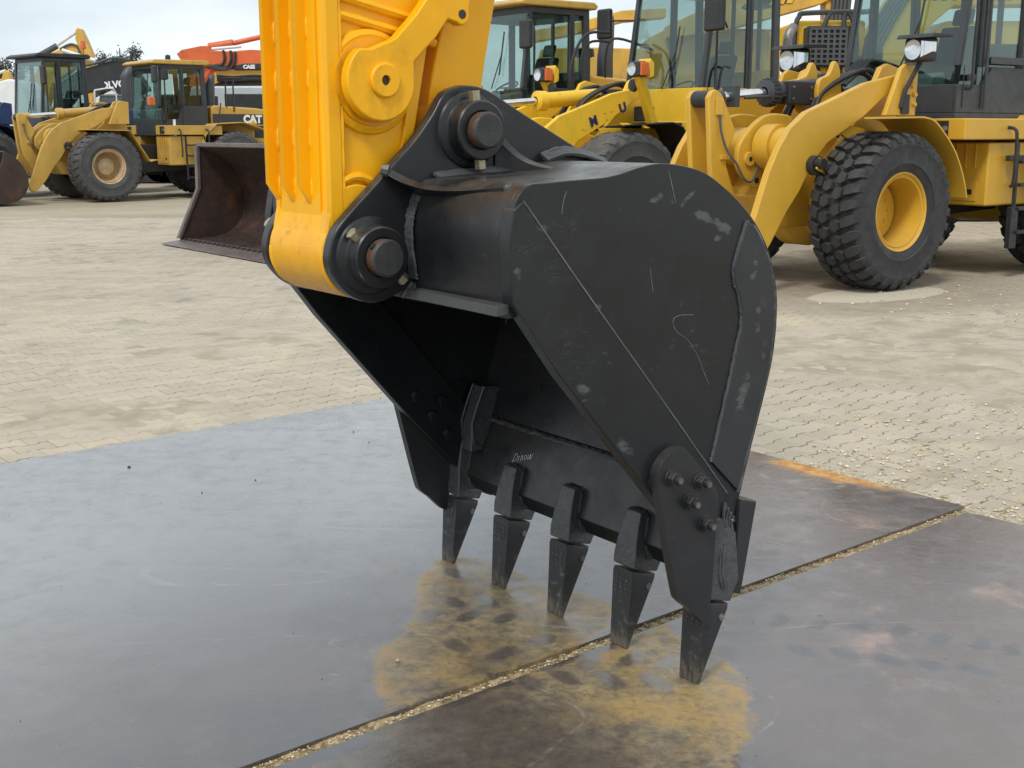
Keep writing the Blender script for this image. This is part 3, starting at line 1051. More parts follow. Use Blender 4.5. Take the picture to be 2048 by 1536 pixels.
# front flange of the tube face
for (wa, wb) in ((.20, .630), (-.630, -.20)):
    b = MB()
    b.loft([[(-.655, -wa, 1.160), (-.655, -wa, 1.186), (-.69, -wa, 1.183), (-.69, -wa, 1.157)], [(-.655, -wb, 1.160), (-.655, -wb, 1.186), (-.705, -wb, 1.183), (-.705, -wb, 1.157)]])
    b.build('flange', M['steel'] if False else M['weld'], bk, .003)
b = MB()
b.prism([(-.672, 1.150), (-.650, 1.150), (-.630, 1.180), (-.672, 1.182)], -.632, .632)
b.build('front_bar', M['bucket'], bk, .002)

# teeth and adapters
ad0 = [(.018, .264), (.021, .30), (.030, .35), (.044, .40), (.058, .438), (.080, .442), (.105, .425), (.150, .40), (.152, .30), (.118, .236)]
for i, w0 in enumerate((-.64, -.32, 0, .32, .63)):
    b = MB()
    ad = [(s, z if z < .31 or i in (1, 2, 3) else z + (z - .31) * .45) for s, z in ad0]

    def hw(z):
        return .050 if z < .30 else .050 - min(1, (z - .30) / .135) * .017
    b.loft([[(s, -(w0 - hw(z)), z) for s, z in ad], [(s, -(w0 + hw(z)), z) for s, z in ad]])
    a_ = b.build('tooth_adapter', M['adapter'], bk, .006)
    b = MB()
    for sg in (1, -1):
        for dx, dy in ((0, .0), (.009, .003), (.017, .0)):
            q = [(.080 + dx, .285), (.070 + dx, .33), (.076 + dx, .38), (.088 + dx, .418)]
            b.tube([(s, -(w0 + sg * (hw(z) + dy)), z) for s, z in catm(q, 4)], .0048, 6, jitter=.25)
    b.tube([(.092 + .01 * math.sin(k), -(w0 - .032 + .064 * k / 9), ad[6][1] + .006) for k in range(10)], .007, 6, jitter=.25)
    b.build('weld_bead', M['weld'], a_)
    b = MB()
    # wedge tooth: five sections from the socket to the chisel edge
    rings = []
    for t in (0, .06, .35, .7, 1.0):
        f0, f1 = (.016, .256), (-.002, .0)
        r0, r1 = (.119, .228), (.014, .0)
        fs, fz = f0[0] + (f1[0] - f0[0]) * t, f0[1] + (f1[1] - f0[1]) * t
        rs, rz = r0[0] + (r1[0] - r0[0]) * t, r0[1] + (r1[1] - r0[1]) * t
        hb = .0505 - .0115 * t
        if t == 0:
            hb -= .006
        rings.append([(fs, -(w0 - hb * .92), fz), (fs, -(w0 + hb * .92), fz), ((fs + rs) / 2, -(w0 + hb), (fz + rz) / 2), (rs, -(w0 + hb * .88), rz), (rs, -(w0 - hb * .88), rz), ((fs + rs) / 2, -(w0 - hb), (fz + rz) / 2)])
    b.loft(rings)
    t_ = b.build('tooth', M['tooth'], bk, .003)
    b = MB()                                           # raised foundry ribs and shallow pad on the front face
    for dw, z0, z1 in ((-.022, .225, .165), (.0, .225, .165), (.02, .222, .168)):
        for q in range(4):
            za = z0 + (z1 - z0) * q / 4
            fx = .016 - .018 * (1 - za / .256) - .0006
            b.box((fx, -(w0 + dw + random.uniform(-.003, .003)), za), (.0035, random.uniform(.004, .013), random.uniform(.003, .008)))
    b.build('cast_marks', M['adapter'], t_)
    b = MB()
    y0 = -(w0 + .0455)
    b.cyl((.083, y0, .195), (.083, y0 - .005, .195), .0105, n=14)
    b.cyl((.083, y0 - .0045, .195), (.083, y0 - .008, .195), .005, n=10)
    b.build('tooth_pin', M['steel'], t_)

# heel block behind the corner teeth
for sgn in (1, -1):
    b = MB()
    pr(b, [(.165, .54), (.237, .52), (.182, .236), (.150, .250)], sgn * .595, sgn * .662)
    b.build('heel_shroud', M['tooth'], bk, .005)
    b = MB()
    for k in range(4):
        q = [(.100 + .012 * k, .540 - .016 * k), (.093 + .013 * k, .48), (.090 + .015 * k, .41), (.094 + .012 * k, .345), (.100 + .010 * k, .29)]
        b.tube([(s + random.uniform(-.0015, .0015), -sgn * (.660 + random.uniform(-.001, .001)), z) for s, z in catm(q, 6)], .0055, 6, jitter=.35)
    b.build('weld_bead', M['weld'], bk)

# ears that carry the two pins
ear = catm([(-.500, 1.722), (-.557, 1.701), (-.599, 1.642), (-.655, 1.577), (-.719, 1.519), (-.782, 1.462), (-.859, 1.393), (-.900, 1.350), (-.917, 1.313), (-.924, 1.274), (-.915, 1.235), (-.887, 1.198), (-.854, 1.171), (-.806, 1.153), (-.759, 1.155), (-.700, 1.176)], 3)
ear += catm([(-.64, 1.185), (-.60, 1.30), (-.55, 1.44), (0.0, 1.49)], 1)
ear += catm([(.022, 1.500), (-.029, 1.526), (-.098, 1.557), (-.193, 1.603), (-.285, 1.647), (-.364, 1.687), (-.407, 1.708), (-.450, 1.720), (-.500, 1.722)], 3)[:-1]
PINS = ((-.478, 1.602), (-.800, 1.278))
for sgn in (1, -1):
    b = MB()
    pr(b, ear, sgn * .160, sgn * .200)
    er = b.build('ear_plate', M['bucketside'] if sgn > 0 else M['bucket'], bk, .006)
    for (s, z) in PINS:
        b = MB()
        pf = [(.051, .198), (.105, .198), (.100, .206), (.084, .212), (.080, .218), (.080, .258), (.076, .262), (.054, .262), (.051, .258)]
        b.lathe([(r, -sgn * hh) for r, hh in pf], 40, 'y', (s, 0, z))
        b.build('pin_collar', M['bucket'], bk)
    # curved gussets
    for gi, q in enumerate(([(-.772, 1.497), (-.722, 1.466), (-.660, 1.440), (-.581, 1.421), (-.50, 1.412), (-.474, 1.408)], None)):
        pass
    # front gusset: a curved web standing on the tube, from the ear out to its toe
    prof = catm([(.205, 1.500, -.758), (.255, 1.470, -.725), (.33, 1.452, -.690), (.42, 1.452, -.655), (.53, 1.462, -.640), (.575, 1.466, -.636)], 5)
    b = MB()
    rings = []
    for w_, zt, s_ in prof:
        y = -sgn * w_
        sr, zr = -.632, min(1.432, zt - .01)
        rings.append([(s_ - .013, y, zt), (s_ + .010, y, zt + .010), (sr + .012, y, zr + .012), (sr - .010, y, zr - .010)])
    b.loft(rings)
    b.build('gusset', M['bucket'], bk, .002)
    b = MB()
    b.tube([(-.634, -sgn * w_, 1.462) for w_ in (.56, .572, .584, .592)], .013, 8, [.006, .013, .013, .005], jitter=.15)
    b.tube([(-.762, -sgn * .203, 1.502), (-.748, -sgn * .215, 1.498)], .015, 8, jitter=.2)
    b.build('weld_bead', M['weld'], bk)
    prof = catm([(.205, 1.592, -.385), (.225, 1.555, -.36), (.265, 1.520, -.33), (.33, 1.500, -.295), (.42, 1.497, -.25), (.52, 1.500, -.21)], 5)
    b = MB()
    rings = []
    for w_, zt, s_ in prof:
        y = -sgn * w_
        zb = 1.46
        rings.append([(s_ - .012, y, zt), (s_ + .012, y, zt + .003), (s_ + .014, y, zb), (s_ - .010, y, zb)])
    b.loft(rings)
    b.build('gusset', M['bucket'], bk, .002)
    # weld runs at the foot of the ear
    b = MB()
    for k in range(4):
        b.tube([(s, -sgn * (.203 + .008 * k), z + .012 - .003 * k) for s, z in catm([(-.60, 1.474), (-.5, 1.482), (-.38, 1.487), (-.30, 1.50)], 6)], .006, 6, jitter=.25)
        b.tube([(s, -sgn * (.203 + .009 * k), z + .020 - .005 * k) for s, z in catm([(-.23, 1.512), (-.16, 1.530), (-.08, 1.523), (.01, 1.497)], 6)], .007, 6, jitter=.25)
        b.tube([(s - .004, -sgn * (.203 + .009 * k), z) for s, z in catm([(-.672, 1.21), (-.685, 1.30), (-.680, 1.38), (-.655, 1.44)], 12)], .0048, 6, jitter=.4)
    for k in range(4):
        b.tube([(-.70 + .012 * k, -sgn * (.19 + .008 * k), 1.158), (-.672 + .012 * k, -sgn * (.20 + .008 * k), 1.198)], .009, 6, jitter=.2)
    b.build('weld_bead', M['weld'], bk)
for (s, z), rota in zip(PINS, (96, 140)):
    b = MB()
    b.cyl((s, .29, z), (s, -.29, z), .049, n=40)
    p_ = b.build('pin', M['pinrust'], bk, .003)
    for sg in (1, -1):
        b = MB()
        b.lathe([(.0015, -sg * .2905), (.002, -sg * .2935), (.043, -sg * .2935), (.0485, -sg * .2885), (.0485, -sg * .284)], 40, 'y', (s, 0, z))
        b.build('pin_face', M['pinface'], p_)
        for a in (rota, rota + 180):
            c_, s_ = math.cos(R(a)), math.sin(R(a))
            b = MB()
            b.cyl((s + c_ * .075, -sg * .238, z + s_ * .075), (s + c_ * .105, -sg * .238, z + s_ * .105), .017, n=6)
            b.build('lock_bolt', M['zinc'], p_, .0015)
        if sg > 0 and z < 1.4:
            b = MB()
            b.cyl((s - .036, -.276, z + .030), (s - .041, -.276, z + .034), .009, n=12)
            b.build('pin_hole', M['black'], p_)

# chalk handwriting on the lip
b = MB()


def lip_pt(w_, t):                  # on the inner face of the lip
    return (.066 + .078 * t - .004, -w_, .352 + .19 * t + .003)


strokes = [[(0, 0), (.1, .9), (.3, .75), (.25, .45), (.06, .42)], [(.42, .35), (.45, .75)], [(.46, .95), (.47, .98)], [(.6, .35), (.62, .75), (.68, .7), (.72, .4)], [(.85, .45), (.82, .65), (.92, .75), (.98, .55), (.88, .4)], [(1.08, .75), (1.10, .45), (1.2, .5), (1.24, .78), (1.26, .45), (1.36, .5), (1.4, .8)]]
for st_ in strokes:
    b.tube([lip_pt(-.36 + .070 * x, .34 + .26 * y + .10 * x) for x, y in catm(st_, 3)], .0008, 4)
b.build('chalk_writing', M['whitetext'], bk)

# ------------------------------------------------------------------ excavator arm
arm = empty('excavator_arm', BLOC, BROT)  # the arm (stick) that carries the bucket
tag(arm, 'bright yellow excavator arm with three ribs, pinned to the black bucket', 'excavator arm')
TOP = 4.3
ex = lambda z: -.632 + (z - 1.563) * .20             # rear line of the stick
b = MB()
core = [(-.884, TOP), (-.884, 1.40), (-.905, 1.335), (-.918, 1.30)] + arcp(-.800, 1.278, .118, 170, 360, 16) + [(-.675, 1.34), (-.660, 1.46), (ex(1.563), 1.563), (ex(TOP), TOP)]
pr(b, core, -.140, .140)
b.build('stick_body', M['arm'], arm, .006)
for sgn in (1, -1):
    b = MB()
    pr(b, [(-.892, TOP), (-.892, 1.345), (-.830, 1.345), (-.830, 1.36), (-.852, 1.40), (-.852, TOP)], sgn * .135, sgn * .158)
    b.build('corner_strip', M['arm'], arm, .005)
    b = MB()
    pr(b, catm([(-.905, 1.335), (-.914, 1.30), (-.921, 1.278), (-.915, 1.235), (-.88, 1.187), (-.80, 1.157), (-.72, 1.187), (-.683, 1.25), (-.70, 1.37), (-.742, 1.435), (-.80, 1.462), (-.852, 1.452), (-.886, 1.41)], 3, True), sgn * .138, sgn * .1565)
    b.build('boss_plate', M['arm'], arm, .005)
    b = MB()
    b.tube([(s, -sgn * .145, z) for s, z in catm([(-.852, 1.470), (-.80, 1.482), (-.74, 1.455), (-.69, 1.395)], 6)], .012, 8, jitter=.12)
    for z0, z1 in ((1.842, 1.862), (1.888, 1.908)):
        b.tube([(-.85 + .3 * k / 12, -sgn * .142, z0 + .05 - (.06 * k / 12)) for k in range(13)], .013, 8, jitter=.1)
    b.lathe([(.100, -sgn * .139), (.104, -sgn * .151), (.120, -sgn * .155), (.132, -sgn * .150), (.138, -sgn * .139)], 48, 'y', (-.757, 0, 1.726))
    b.tube([(-.848, -sgn * .150, 1.45 + .02 * k) for k in range(90)], .006, 6, jitter=.3)
    b.build('weld_bead', M['arm'], arm)
    b = MB()
    b.lathe([(.001, -sgn * .16), (.112, -sgn * .16), (.112, -sgn * .140)], 48, 'y', (-.757, 0, 1.726))
    b.build('pivot_boss', M['armdirty'], arm)
    # rear flange of the side plate
    b = MB()
    q0 = [(ex(1.50), 1.50), (ex(TOP), TOP)]
    pr(b, [(ex(1.46) - .035, 1.46), (ex(1.46), 1.46), (ex(TOP), TOP), (ex(TOP) - .035, TOP)], sgn * .138, sgn * .152)
    b.build('rear_strip', M['arm'], arm, .004)
    # link lever
    disc = arcp(-.757, 1.726, .102, 128, 368, 26)
    lever = disc[::-1]
    lever = [(-.784, 1.807), (-.755, 1.819), (-.725, 1.830), (-.709, 1.839), (-.646, 1.901), (-.60, 1.96), (-.46, 2.26), (-.40, 2.34), (-.34, 2.36), (-.30, 2.31), (-.33, 2.22), (-.47, 1.955), (-.478, 1.93)] + arcp(-.503, 1.903, .026, 40, -130, 8)[1:] + [(-.548, 1.890), (-.585, 1.843), (-.630, 1.802), (-.656, 1.777)] + arcp(-.757, 1.726, .102, 8, -232, 26)
    b = MB()
    pr(b, lever, sgn * .168, sgn * .206)
    lv = b.build('link_lever', M['arm'], arm, .006)
    b = MB()
    b.lathe([(.0135, -sgn * .2055), (.0135, -sgn * .2165), (.040, -sgn * .2165), (.044, -sgn * .213), (.044, -sgn * .2055)], 36, 'y', (-.750, 0, 1.728))
    b.build('lever_pin', M['arm'], lv)
    b = MB()
    b.cyl((-.750, -sgn * .2055, 1.728), (-.750, -sgn * .2075, 1.728), .0138, n=20)
    b.cyl((-.503, -sgn * .2055, 1.906), (-.503, -sgn * .2072, 1.906), .012, n=18)
    b.build('lever_hole', M['black'], lv)
# ribs down the front face
for w_ in (-.145, -.052, .042):
    b = MB()
    pr(b, [(-.922, TOP), (-.922, 1.458), (-.884, 1.400), (-.882, TOP)], w_ - .009, w_ + .009)
    rb = b.build('rib', M['arm'], arm, .002)
    b = MB()
    for z0 in (1.42, 1.55, 1.70, 1.83):
        q = [(-.888, -(w_ + .012), z0 + .06 * k / 6) for k in range(7)]
        b.tube(q, .006, 7, [.002, .0055, .0065, .0055, .0065, .0055, .002], jitter=.15)
    b.build('weld_bead', M['arm'], rb)
b = MB()                                               # doubler plate low on the front face
fl = catm([(-.125, TOP), (-.125, 1.46), (-.125, 1.36), (-.115, 1.338), (-.09, 1.332), (.05, 1.332), (.085, 1.338), (.098, 1.36), (.10, 1.46), (.10, TOP)], 3)
b.prism(fl, -.890, -.880, lambda x, z, y: (y, -x, z))
b.build('front_doubler', M['arm'], arm, .003)
b = MB()
b.tube([(-.893, -(-.125 + .24 * k / 20), 1.322 + random.uniform(-.002, .002)) for k in range(21)], .010, 8, jitter=.15)
b.tube([(-.905, -(-.13 + .25 * k / 20), 1.305) for k in range(21)], .007, 8, jitter=.15)
b.build('weld_bead', M['arm'], arm)
# lower boss between the ears and its cheek rings
b = MB()
b.lathe([(.05, -.155), (.114, -.155), (.120, -.150), (.120, .150), (.114, .155), (.05, .155)], 48, 'y', (-.800, 0, 1.278))
b.build('end_boss', M['armdirty'], arm)
# bucket link (box) to the upper pin
b = MB()
pr(b, catm([(-.565, 1.56), (-.548, 1.716), (-.503, 1.9), (-.44, 2.12), (-.40, 2.3), (-.34, 2.34), (-.285, 2.3), (-.295, 2.1), (-.330, 1.93), (-.372, 1.725), (-.385, 1.58), (-.42, 1.52), (-.49, 1.50), (-.545, 1.52)], 3, True), -.115, .115)
b.build('bucket_link', M['arm'], arm, .008)
b = MB()
b.lathe([(.05, -.155), (.10, -.155), (.102, -.15), (.102, .15), (.10, .155), (.05, .155)], 40, 'y', (-.478, 0, 1.602))
b.build('link_boss', M['armdirty'], arm)
# bucket cylinder running up behind the stick
b = MB()
b.cyl((-.36, 0, 2.28), (-.18, 0, 3.1), .055, n=24)
cy = b.build('cylinder_rod', M['chrome'], arm)
b = MB()
b.cyl((-.18, 0, 3.1), (.05, 0, 4.25), .09, n=24)
b.build('cylinder_barrel', M['arm'], arm, .004)

# ------------------------------------------------------------------ wheel loaders
def fwd(az):
    return V((math.sin(R(az)), math.cos(R(az)), 0))


def make_tyre(kind, Rt=.81, hw=.31):
    b = MB()
    rc = Rt - (.058 if kind == 'blocks' else .030 if kind == 'lugs' else .012)
    prof = [(.378, hw * .74), (.395, hw * .84), (.44, hw * .91), (.485, hw * .95), (.49, hw * .98), (.505, hw * .98), (.515, hw * .965), (.62, hw * .99), (.665, hw * .985), (.675, hw), (.69, hw * .995), (.72, hw * .96), (.75, hw * .90), (rc, hw * .74)]
    prof = prof + [(rc + .004, 0)] + [(r, -y) for r, y in prof[::-1]]
    b.lathe(prof, 72)
    nb = {'blocks': 31, 'lugs': 30, 'worn': 24}[kind]

    def pt(u, y, r):
        a = u / Rt
        return (r * math.cos(a), y, r * math.sin(a))
    pitch = 2 * math.pi * Rt / nb
    if kind == 'blocks':
        for k in range(nb):
            for row, (y0, off) in enumerate(((.074, 0), (-.074, .5))):
                u0 = (k + off) * pitch
                hexa = [(-.078, .0), (-.040, .064), (.044, .060), (.078, .005), (.044, -.062), (-.040, -.064)]
                b.loft([[pt(u0 + x * .95, y0 + y * .93, rc - .01) for x, y in hexa], [pt(u0 + x * .82, y0 + y * .80, Rt) for x, y in hexa]])
            for sg in (1, -1):
                off = .25 if sg > 0 else .75
                u0 = (k + off) * pitch
                secs = []
                for y, r, du, wd in ((.150, Rt - .001, -.012, .043), (.205, Rt - .004, .006, .052), (.255, Rt - .016, .022, .049), (.292, Rt - .045, .032, .040), (.306, Rt - .10, .036, .028)):
                    rb = r - .055 if y < .25 else r - .05
                    yy = y if y < .29 else y + .006
                    secs.append([pt(u0 + du - wd, sg * yy, r), pt(u0 + du + wd, sg * yy, r), pt(u0 + du + wd * 1.12, sg * (yy - (.0 if y < .25 else .03)), rb), pt(u0 + du - wd * 1.12, sg * (yy - (.0 if y < .25 else .03)), rb)])
                b.loft(secs)
    else:
        for k in range(nb):
            for sg in (1, -1):
                u0 = (k + (.0 if sg > 0 else .5)) * pitch
                secs = []
                y_in = .08 if kind == 'lugs' else .16
                for y, r, du, wd in ((y_in, Rt - .002, -.03, .045), (.20, Rt - .002, .0, .056), (.26, Rt - .016, .02, .058), (.295, Rt - .05, .03, .050), (.304, Rt - .10, .034, .04)):
                    rb = r - .04
                    secs.append([pt(u0 + du - wd, sg * y, r), pt(u0 + du + wd, sg * y, r), pt(u0 + du + wd * 1.1, sg * (y - (.0 if y < .25 else .03)), rb), pt(u0 + du - wd * 1.1, sg * (y - (.0 if y < .25 else .03)), rb)])
                b.loft(secs)
    return b


TYRE = {}
RIM = {}


def wheel(root, x, y, z, sgn, kind, rubber, rimmat, steer=0, hubmat=None):
    w_ = empty('wheel', (x, y, z), parent=root, rot=(random.uniform(0, .0), 0, (0 if sgn > 0 else math.pi) + steer))
    key = (kind, rubber)
    if key not in TYRE:
        TYRE[key] = make_tyre(kind).mesh('tyre', M[rubber], smooth=32)
    t = link('tyre', TYRE[key], w_, rot=(0, random.uniform(0, 6), 0))
    if rimmat not in RIM:
        deep = rimmat == 'cat'
        b = MB()
        b.lathe([(.440, .226), (.462, .238), (.468, .262), (.455, .272), (.440, .262), (.432, .240), (.415, .236), (.408, .246), (.398, .244), (.394, .228), (.384, .18), (.372, .06), (.372, -.15 if deep else -.05), (.30, -.17 if deep else -.07), (.24, -.17 if deep else -.07)], 48)
        b.xf(Matrix.Diagonal((.875, 1, .875, 1)))
        r1 = b.mesh('rim', M[rimmat])
        b = MB()
        b.lathe([(.30, -.069), (.29, -.02), (.25, .0), (.235, .02), (.225, .06), (.20, .075), (.001, .08)], 40)
        for k in range(16):
            a = 2 * math.pi * k / 16
            b.cyl((.268 * math.cos(a), -.02, .268 * math.sin(a)), (.268 * math.cos(a), .012, .268 * math.sin(a)), .015, n=6)
        for k in range(8):
            a = 2 * math.pi * k / 8
            b.cyl((.17 * math.cos(a), .07, .17 * math.sin(a)), (.17 * math.cos(a), .09, .17 * math.sin(a)), .014, n=6)
        b.xf(Matrix.Diagonal((.875, 1, .875, 1)))
        if deep:
            b.xf(Matrix.Translation((0, -.10, 0)))
        RIM[rimmat] = (r1, b.mesh('hub', M[hubmat or rimmat]))
    link('rim', RIM[rimmat][0], w_)
    link('hub', RIM[rimmat][1], w_)
    return w_


def cab_unit(root, P, x0, x1, hy, z0, zt, glassz, frame, lower, doorlow=None, slant=.12, roof=None, wiper=True, posts=(.5,), interior=True, corner=None, rear_wall=.28):
    """x0 front (larger), x1 rear; hy half width; z0 floor, zt roof underside; glassz window sill height"""
    F = lambda z: x0 - slant * max(0, (z - glassz)) / (zt - glassz)        # windscreen leans back
    cb = MB()
    # floor and lower body
    cb.b2((x1, -hy, z0), (x0, hy, z0 + .06))
    cb_o = cb.build('cab', lower, root, .01)
    b = MB()
    gz = glassz
    cf = corner or .35
    # lower side panels with a chamfered front corner window
    for sg in (1, -1):
        b.prism([(x1, z0 + .06), (x0, z0 + .06), (x0, gz - .42 if corner else gz), (x0 - .04, gz if not corner else gz - .42), (x1, gz)] if not corner else [(x1, z0 + .06), (x0, z0 + .06), (x0, gz - cf), (x0 - .5, gz - cf), (x0 - .62, gz), (x1, gz)], sg * (hy - .05), sg * hy)
    b.build('lower_panel', lower, cb_o, .01)
    b = MB()
    b.b2((x0 - .05, -hy + .052, z0 + .062), (x0, hy - .052, gz - (cf if corner else .0)))
    b.build('front_panel', lower, cb_o, .008)
    b = MB()
    b.b2((x1, -hy + .052, z0 + .062), (x1 + .05, hy - .052, gz + rear_wall))
    b.build('rear_panel', lower, cb_o, .008)
    # posts
    def post(xa, za, xb, zb, y, w_=.08, d=.07):
        b.loft([[(xa - w_ / 2, y - d / 2, za), (xa + w_ / 2, y - d / 2, za), (xa + w_ / 2, y + d / 2, za), (xa - w_ / 2, y + d / 2, za)], [(xb - w_ / 2, y - d / 2, zb), (xb + w_ / 2, y - d / 2, zb), (xb + w_ / 2, y + d / 2, zb), (xb - w_ / 2, y + d / 2, zb)]])
    xs = [x0 + (x1 - x0) * q for q in posts]
    for sg in (1, -1):
        for nm, xa, xb, wd in [('pillar', x0 - .04, F(zt) - .04, .08), ('pillar', x1 + .06, x1 + .10, .12)] + [('pillar', x_, x_, .10) for x_ in xs]:
            b = MB()
            post(xa, z0 + .062 if nm == 'x' else gz - .002, xb, zt, sg * (hy - .042), wd)
            b.build(nm, frame, cb_o, .012)
    for (ya, yb) in ((-hy + .08, hy - .08),):
        b = MB()
        b.b2((F(zt) - .08, ya, zt - .10), (F(zt), yb, zt - .001))
        b.b2((x1 + .03, ya, zt - .10), (x1 + .11, yb, zt - .001))
        for sg in (1, -1):
            b.b2((x1 + .08, sg * (hy - .075), zt - .10), (F(zt) - .02, sg * (hy - .01), zt - .002))
        b.build('roof_rail', frame, cb_o, .01)
    # glass
    zb = gz - (cf if corner else 0) + .002
    b = MB()
    b.loft([[(x0 - .012, -hy + .06, zb), (x0 - .012, hy - .06, zb), (x0 - .020, hy - .06, zb), (x0 - .020, -hy + .06, zb)], [(x0 - .012, -hy + .06, gz), (x0 - .012, hy - .06, gz), (x0 - .02, hy - .06, gz), (x0 - .02, -hy + .06, gz)],
            [(F(zt) - .012, -hy + .06, zt - .1), (F(zt) - .012, hy - .06, zt - .1), (F(zt) - .02, hy - .06, zt - .1), (F(zt) - .02, -hy + .06, zt - .1)]])
    b.build('windscreen', M['glass'], cb_o, smooth=0)
    ed = [x0 - .08] + [x_ for x_ in xs] + [x1 + .12]
    for sg in (1, -1):
        for k, (xa, xb) in enumerate(zip(ed, ed[1:])):
            b = MB()
            q = [(xa - (.05 if k else 0), gz + .002), (xb + .05, gz + .002), (xb + .05, zt - .1), ((F(zt) - .08) if k == 0 else xa - .05, zt - .1)]
            if corner and k == 0:
                q = [(x0 - .08, gz - cf + .002), (x0 - .50, gz - cf + .002), (x0 - .62, gz + .002), (xb + .05, gz + .002), (xb + .05, zt - .1), (F(zt) - .08, zt - .1)]
            b.prism(q, sg * (hy - .045), sg * (hy - .038))
            b.build('side_window', M['glass'], cb_o, smooth=0)
            if sg > 0 and k == 0:
                b = MB()
                y = hy + .004
                b.tube([(xb + .02, y, z0 + .12), (xb + .02, y, zt - .14)], .006, 4)
                b.tube([(xa - .02, y, z0 + .12), (xa - .02, y, gz)], .005, 4)
                b.build('door_seam', M['black'], cb_o)
                b = MB()
                b.b2((xb + .14, hy, gz - .16), (xb + .30, hy + .03, gz - .09))
                b.build('door_handle', M['black'], cb_o, .01)
    b = MB()
    b.b2((x1 + .06, -hy + .06, gz + rear_wall), (x1 + .066, hy - .06, zt - .1))
    b.build('rear_window', M['glass'], cb_o, smooth=0)
    b = MB()
    b.b2((x1 + .09, -hy + .09, zt - .16), (F(zt) - .10, hy - .09, zt - .02))
    b.build('headliner', M['console'], cb_o, .02)
    b = MB()
    b.b2((x1 + .058, -.12, gz + rear_wall), (x1 + .075, -.04, zt - .1))
    b.b2((x1 + .058, hy - .42, gz + rear_wall), (x1 + .075, hy - .34, zt - .1))
    b.build('rear_mullion', frame, cb_o, .004)
    b = MB()
    b.b2((x1 + .30, -hy + .12, z0 + .062), (x0 - .9, -hy + .40, gz + .05))
    b.build('side_console', M['console'], cb_o, .03)
    # roof
    b = MB()
    b.prism([(x1 - .06, zt), (x1 - .10, zt + .06), (x1 - .02, zt + .115), (F(zt) + .10, zt + .105), (F(zt) + .22, zt + .05), (F(zt) + .20, zt)], -hy - .06, hy + .06)
    b.build('cab_roof', roof or frame, cb_o, .025)
    if interior:
        b = MB()
        xm = (x0 + x1) / 2 - .12
        b.b2((xm - .28, -.27, gz - .35), (xm + .25, .27, gz - .15))
        b.prism([(xm - .22, gz - .16), (xm - .40, gz + .50), (xm - .30, gz + .52), (xm - .10, gz - .16)], -.25, .25)
        b.prism([(xm - .40, gz + .53), (xm - .44, gz + .72), (xm - .36, gz + .72), (xm - .31, gz + .53)], -.13, .13)
        b.build('driver_seat', M['seat'], cb_o, .03)
        b = MB()
        b.b2((xm - .2, -.24, z0 + .06), (xm + .2, .24, gz - .36))
        b.build('seat_pedestal', M['console'], cb_o, .02)
        b = MB()
        ring = [(xm + .52 + .20 * math.cos(a) * .85, .20 * math.sin(a), gz + .02 - .20 * math.cos(a) * .5) for a in [2 * math.pi * k / 24 for k in range(25)]]
        b.tube(ring, .014, 6)
        b.tube([(xm + .52, 0, gz + .01), (xm + .68, 0, gz - .5)], .035, 8)
        b.tube([(xm + .52, -.2, gz + .02), (xm + .52, .2, gz + .02)], .012, 6)
        b.build('steering_wheel', M['black'], cb_o)
        b = MB()
        b.prism([(x0 - .06, gz - .10), (x0 - .30, gz - .05), (x0 - .36, gz - .5), (x0 - .06, gz - .5)], -.42, .42)
        b.build('dashboard', M['console'], cb_o, .02)
    if wiper:
        b = MB()
        xw = x0 + .015
        b.tube([(xw, .02, gz + .0), (F(gz + .5) + .02, .22, gz + .52)], .010, 6)
        b.tube([(F(gz + .25) + .026, .20, gz + .2), (F(gz + .9) + .026, .24, gz + .86)], .012, 6)
        b.build('wiper', M['black'], cb_o)
    return cb_o


def mirror(root, x, y, z, hgt=.36, wid=.20, arm_from=None, mat='black'):
    b = MB()
    prof = []
    b.box((x, y, z), (.09, wid, hgt))
    o = b.build('mirror', M[mat], root, .035, 3)
    b = MB()
    b.box((x - .049, y, z), (.004, wid * .82, hgt * .85))
    b.build('mirror_glass', M['mirrorglass'], o)
    if arm_from:
        b = MB()
        b.tube(catm([arm_from, ((arm_from[0] + x) / 2, (arm_from[1] + y) / 2, max(arm_from[2], z) + .0), (x, y, z + hgt * .1)], 5), .014, 7)
        b.build('mirror_arm', M['black'], o)
    return o


def lamp(root, x, y, z, s=1.0, marker=None, visor=False):
    b = MB()
    b.box((x, y, z), (.16 * s, .24 * s, .20 * s))
    o = b.build('headlight', M['black'], root, .03 * s, 3)
    b = MB()
    b.lathe([(.001, .083 * s), (.05 * s, .080 * s), (.083 * s, .086 * s), (.086 * s, .07 * s)], 20, 'x', (x, y - .02 * s, z))
    b.build('lens', M['lens'], o)
    if marker:
        b = MB()
        b.box((x - .01, y + .125 * s, z), (.13 * s, .05 * s, .17 * s))
        b.build('marker_lens', M[marker], o, .01)
    if visor:
        b = MB()
        b.loft([[(x + .082 * s, y + .055 * s, z - .07 * s), (x + .082 * s, y + .055 * s, z + .075 * s), (x + .04 * s, y + .055 * s, z + .075 * s), (x + .04 * s, y + .055 * s, z - .07 * s)], [(x + .075 * s, y + .17 * s, z - .025 * s), (x + .075 * s, y + .17 * s, z + .06 * s), (x + .02 * s, y + .17 * s, z + .06 * s), (x + .02 * s, y + .17 * s, z - .025 * s)]])
        b.build('indicator_lens', M['lens'], o, .006)
        b = MB()
        b.prism([(x + .14 * s, z + .09 * s), (x + .11 * s, z + .125 * s), (x - .16 * s, z + .135 * s), (x - .16 * s, z + .105 * s)], y - .16 * s, y + .20 * s)
        b.build('visor', M['black'], o, .008)
    return o


